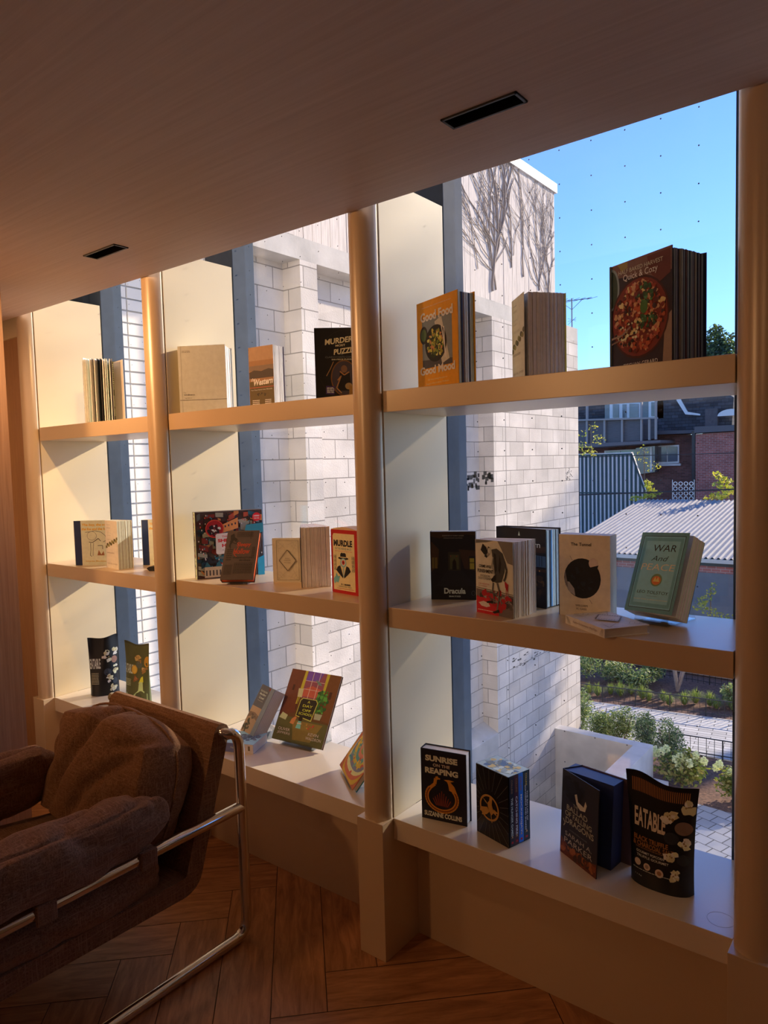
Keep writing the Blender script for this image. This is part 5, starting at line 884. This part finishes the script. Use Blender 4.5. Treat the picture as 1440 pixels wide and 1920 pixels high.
stand((-1.603, .168), ZS, -37, .20, 38, .012, .12, 'clear stand under the swirling multicoloured picture book')
sw = []
for k, c in enumerate([(196, 140, 40), (190, 90, 60), (206, 180, 120), (120, 110, 120), (196, 150, 50), (90, 130, 120), (200, 110, 80), (130, 130, 70)]):
    rr = .62-.07*k; sw.append(('P', [(min(.99, max(.01, .52+rr*math.cos(a)*(1+.12*math.sin(3*a+k)))), min(.99, max(.01, .50+rr*math.sin(a)*(1+.15*math.cos(2*a))))) for a in [2*PI*j/30 for j in range(30)]], c))
book('picture book with a swirling multicoloured cover, cut off by the middle column', (-1.605, .165), ZS+.015, -37, .20, .235, .018, (176, 84, 50), sw+[('T', 'WILD', .22, .30, .22, .05, (40, 130, 130), .02), ('T', 'MIND', .24, .22, .22, .05, (40, 130, 130), .02), ('B', 12, 30, .5, .5, .4, .42, .04, [(220, 160, 60), (190, 80, 60), (110, 140, 120)])], tilt=38, group=g3, spine=(50, 110, 110), back=(50, 110, 110))
# ring stain
q = MB(); q.tube([(-.372+.028*math.cos(a), .055+.028*math.sin(a), ZS+.0001) for a in [2*PI*k/40 for k in range(41)]], .0003, mat('ring_stain', (.5, .44, .36), .6), 4, False); tag(q.build('cup_ring_mark'), 'faint round cup mark on the ledge at the right, beside the black pouch', 'stain')
# ------------------------------------------------------------------ armchair
def fabric():
    m = bpy.data.materials.new('brown_woven_fabric'); m.use_nodes = True; nt = m.node_tree; b = nt.nodes['Principled BSDF']
    tc = N(nt, 'ShaderNodeTexCoord'); out = None
    def ns(scale, sc):
        mp = N(nt, 'ShaderNodeMapping'); mp.inputs['Scale'].default_value = sc; nt.links.new(tc.outputs['Object'], mp.inputs[0])
        n = N(nt, 'ShaderNodeTexNoise'); n.inputs['Scale'].default_value = scale; n.inputs['Detail'].default_value = 3; nt.links.new(mp.outputs[0], n.inputs['Vector']); return n
    a = ns(10, (1.5, 30, 30)); c = ns(10, (30, 1.5, 30)); d = ns(10, (30, 30, 1.5))
    ad = N(nt, 'ShaderNodeMath', operation='MAXIMUM'); nt.links.new(a.outputs[0], ad.inputs[0]); nt.links.new(c.outputs[0], ad.inputs[1])
    ad2 = N(nt, 'ShaderNodeMath', operation='MAXIMUM'); nt.links.new(ad.outputs[0], ad2.inputs[0]); nt.links.new(d.outputs[0], ad2.inputs[1])
    r = N(nt, 'ShaderNodeValToRGB'); r.color_ramp.elements[0].position = .45; r.color_ramp.elements[1].position = .8
    r.color_ramp.elements[0].color = (.14, .068, .036, 1); r.color_ramp.elements[1].color = (.40, .24, .15, 1)
    nt.links.new(ad2.outputs[0], r.inputs[0]); nt.links.new(r.outputs[0], b.inputs['Base Color'])
    bp = N(nt, 'ShaderNodeBump'); bp.inputs['Strength'].default_value = .35; bp.inputs['Distance'].default_value = .0015; nt.links.new(ad2.outputs[0], bp.inputs['Height']); nt.links.new(bp.outputs[0], b.inputs['Normal'])
    b.inputs['Roughness'].default_value = .95; b.inputs['Specular IOR Level'].default_value = .15; b.inputs['Sheen Weight'].default_value = .35; b.inputs['Sheen Tint'].default_value = (.9, .6, .4, 1)
    return m
FAB = fabric()
CX = -1.98   # chair centre line
ch = empty('armchair', (CX, -.62, 0), 0, 'brown fabric armchair with loose cushions on a chrome tube frame', 'armchair')
def L(x, y, z): return (x-CX, y+.62, z)
def arc(p, c, q, n=6):
    "rounded corner p -> c -> q as quadratic curve"
    p, c, q = map(Vector, (p, c, q)); return [p*(1-t)**2+c*2*t*(1-t)+q*t*t for t in [k/n for k in range(n+1)]]
RT_ = .0165
for s, xx in ((1, -1.668), (-1, -2.292)):
    zf = RT_+.001; yb, yf = -.213, -1.12; q = MB(); rc = .05
    pts = arc(L(xx, yb-.045, .665), L(xx, yb, .665), L(xx, yb, .61)) if 0 else []
    top = L(xx-s*.03, yb-.045, .655)
    pts = [top]+arc(L(xx, yb-.04, .655), L(xx, yb-.004, .655), L(xx, yb-.002, .60))+arc(L(xx, yb, zf+rc), L(xx, yb, zf), L(xx, yb-rc, zf))+arc(L(xx, yf+rc, zf), L(xx, yf, zf), L(xx, yf, zf+rc))+arc(L(xx, yf, .41-rc), L(xx, yf, .41), L(xx, yf+rc, .41))+[L(xx, yb, .418)]
    q.tube(pts, RT_, CHROME, 20); o = q.build('side_frame', ch)
for a_, b_ in ((L(-1.70, -.258, .650), L(-2.26, -.258, .650)), (L(-1.668, -1.07, .20), L(-2.292, -1.07, .20))): q = MB(); q.tube([a_, b_], RT_, CHROME, 16); q.build('cross_bar', ch)
def shell():
    "upholstered back and seat pan in one bent slab"
    def outl(rad, th):
        # centre line points y,z
        c = [(-.262, .672), (-.398, .245)]; s = (-1.10, .262)
        return c, s
    A0, B0, C0 = Vector((-.258, .655)), Vector((-.385, .245)), Vector((-1.10, .262)); th = .056
    cl = [A0.lerp(B0, k/10) for k in range(10)]+[Vector(v[:2]) for v in arc((*A0.lerp(B0, .93), 0), (*B0, 0), (*B0.lerp(C0, .05), 0), 6)]+[B0.lerp(C0, k/12) for k in range(1, 13)]
    top, bot = [], []
    for i, p in enumerate(cl):
        t = (cl[min(i+1, len(cl)-1)]-cl[max(i-1, 0)]).normalized(); n = Vector((t.y, -t.x))
        top.append(p-n*0); bot.append(p+n*0)
        top[-1] = p+Vector((-t.y, t.x))*-th*.5*-1; bot[-1] = p-Vector((-t.y, t.x))*th*.5*-1*-1
    cap0 = [cl[0]+(-(cl[1]-cl[0]).normalized())*th*.5*math.sin(PI*k/6)+(top[0]-bot[0]).normalized()*(-th*.5*math.cos(PI*k/6)) for k in range(1, 6)]
    out = bot[::-1]+cap0+top; q = MB()
    q.prism([(p.x+.62, p.y) for p in out], 'x', -2.258-CX, -1.694-CX, FAB, smooth=False); return q.build('upholstered_shell', ch, bevel=.010, seg=3)
shell()
def cushion(name, c, hx, hy, hz, rot, n=40, e1=.35, noise_a=.01, nf=5, seed=0, top=None, wr=None, parent=ch):
    "soft rounded box; hx,hy,hz half sizes; wr: extra displacement function"
    bm = bmesh.new(); bmesh.ops.create_cube(bm, size=2)
    bmesh.ops.subdivide_edges(bm, edges=bm.edges[:], cuts=n, use_grid_fill=True)
    off = Vector((seed*7.3, seed*3.1, seed))
    for v in bm.verts:
        a, b, d = v.co
        s = Vector((a*math.sqrt(1-b*b/2-d*d/2+b*b*d*d/3), b*math.sqrt(1-a*a/2-d*d/2+a*a*d*d/3), d*math.sqrt(1-a*a/2-b*b/2+a*a*b*b/3)))
        p = v.co.lerp(s, e1); p = Vector((p.x*hx, p.y*hy, p.z*hz))
        nrm = Vector((p.x/hx/hx, p.y/hy/hy, p.z/hz/hz)).normalized()
        k = noise.noise(p*nf+off)*noise_a+noise.noise(p*nf*2.3+off)*noise_a*.45
        rid = (1-abs(noise.noise(Vector((p.x*nf*1.5, p.y*nf*.6, p.z*nf*.9))+off*2)))**8*noise_a*.9
        p = p+nrm*(k-rid)
        if wr: p = wr(p, nrm, a, b, d)
        v.co = p
    M = Matrix.Translation(Vector(L(*c))) @ rot; bm.transform(M)
    me = bpy.data.meshes.new(name); bm.to_mesh(me); bm.free(); me.materials.append(FAB)
    me.polygons.foreach_set('use_smooth', [True]*len(me.polygons))
    o = bpy.data.objects.new(name, me); COL.objects.link(o); o.parent = parent; return o
Rx = lambda d: Matrix.Rotation(math.radians(d), 4, 'X')
# seat cushion
cushion('seat_cushion', (CX, -.775, .322), .300, .345, .066, Rx(-2), 36, .42, .010, 5, 1)
# arm cushions: long bolsters over the side rails
def armwr(p, nrm, a, b, d):
    if a > .2 and d < .9:
        s = math.exp(-((p.z+.0)/.006)**2); p = p-nrm*s*.003     # seam groove
    return p
for s, xx in ((1, -1.705), (-1, -2.285)):
    o = cushion('arm_cushion', (xx, -.80 if s > 0 else -.80, .500 if s > 0 else .482), .072, .345, .082 if s > 0 else .105, Matrix.Rotation(math.radians(0), 4, 'Z') @ Rx(0), 40, .62, .013, 9, 2+s, wr=armwr)
    q = MB()
    sm = [L(xx+s*(.071+.001*math.sin(k)), -.80-.31+.62*k/30, .500-.006*math.sin(PI*k/30)) for k in range(31)]
    q.tube(sm, .0013, FAB, 5, False); q.build('seam', o)
    for yy in (-.551, -.828):
        q = MB(); z0 = .413+.008*(yy+1.12)/.9; fx = -1.668 if s > 0 else -2.292; w2 = .022; pr = []
        n = 20; rr = .0205
        ring = [(fx-CX+rr*math.cos(2*PI*k/n)*1.0, z0+rr*math.sin(2*PI*k/n)) for k in range(n)]
        q.prism(ring, 'y', yy+.62-w2, yy+.62+w2, FAB, smooth=True)
        q.box((fx-CX+s*.016-.004, yy+.62-w2-.003, z0-.030), (fx-CX+s*.016+.008, yy+.62+w2+.003, z0+.020), FAB)
        q.box((fx-CX-s*.04-.02, yy+.62-w2, z0+.014), (fx-CX, yy+.62+w2, z0+.024), FAB)
        q.build('arm_strap', ch, bevel=.004)
# big loose back cushion with puckers
def backwr(p, nrm, a, b, d):
    # pucker lines on the front face (b<0)
    if nrm.y < .3:
        for (x0, z0, x1, z1, dep, wd) in ((-.02, .20, -.07, .08, .030, .020), (-.07, .08, -.16, -.08, .022, .022), (.17, .10, .02, -.02, .028, .022), (.02, -.02, -.06, -.14, .026, .020), (.20, .16, .10, .12, .02, .014)):
            q0 = Vector((x0, z0)); q1 = Vector((x1, z1)); w = Vector((p.x, p.z)); t = max(0, min(1, (w-q0).dot(q1-q0)/(q1-q0).length_squared)); dd = (w-q0.lerp(q1, t)).length
            p = p-nrm*dep*math.exp(-(dd/wd)**2)*(.6+.4*math.sin(PI*t))
    # sagging, softly pinched corners
    p.z -= .030*(abs(p.x)/.27)**2.5*max(0, p.z/.2)
    return p
bc = cushion('back_cushion', (-1.990, -.438, .518), .283, .112, .198, Matrix.Rotation(math.radians(3), 4, 'Y') @ Rx(-17), 56, .55, .016, 5, 6, wr=backwr)
q = MB(); pts = []
for k in range(41):
    a = 2*PI*k/40; ca, sa = math.cos(a), math.sin(a); sx = .279*math.copysign(abs(ca)**.55, ca); sz = .194*math.copysign(abs(sa)**.55, sa); sz -= .030*(abs(sx)/.27)**2.5*max(0, sz/.2)
    v = Matrix.Translation(Vector(L(-1.990, -.438, .518))) @ Matrix.Rotation(math.radians(3), 4, 'Y') @ Rx(-17) @ Vector((sx, .012, sz)); pts.append(v)
q.tube(pts, .004, FAB, 8, False); q.build('piping', bc)
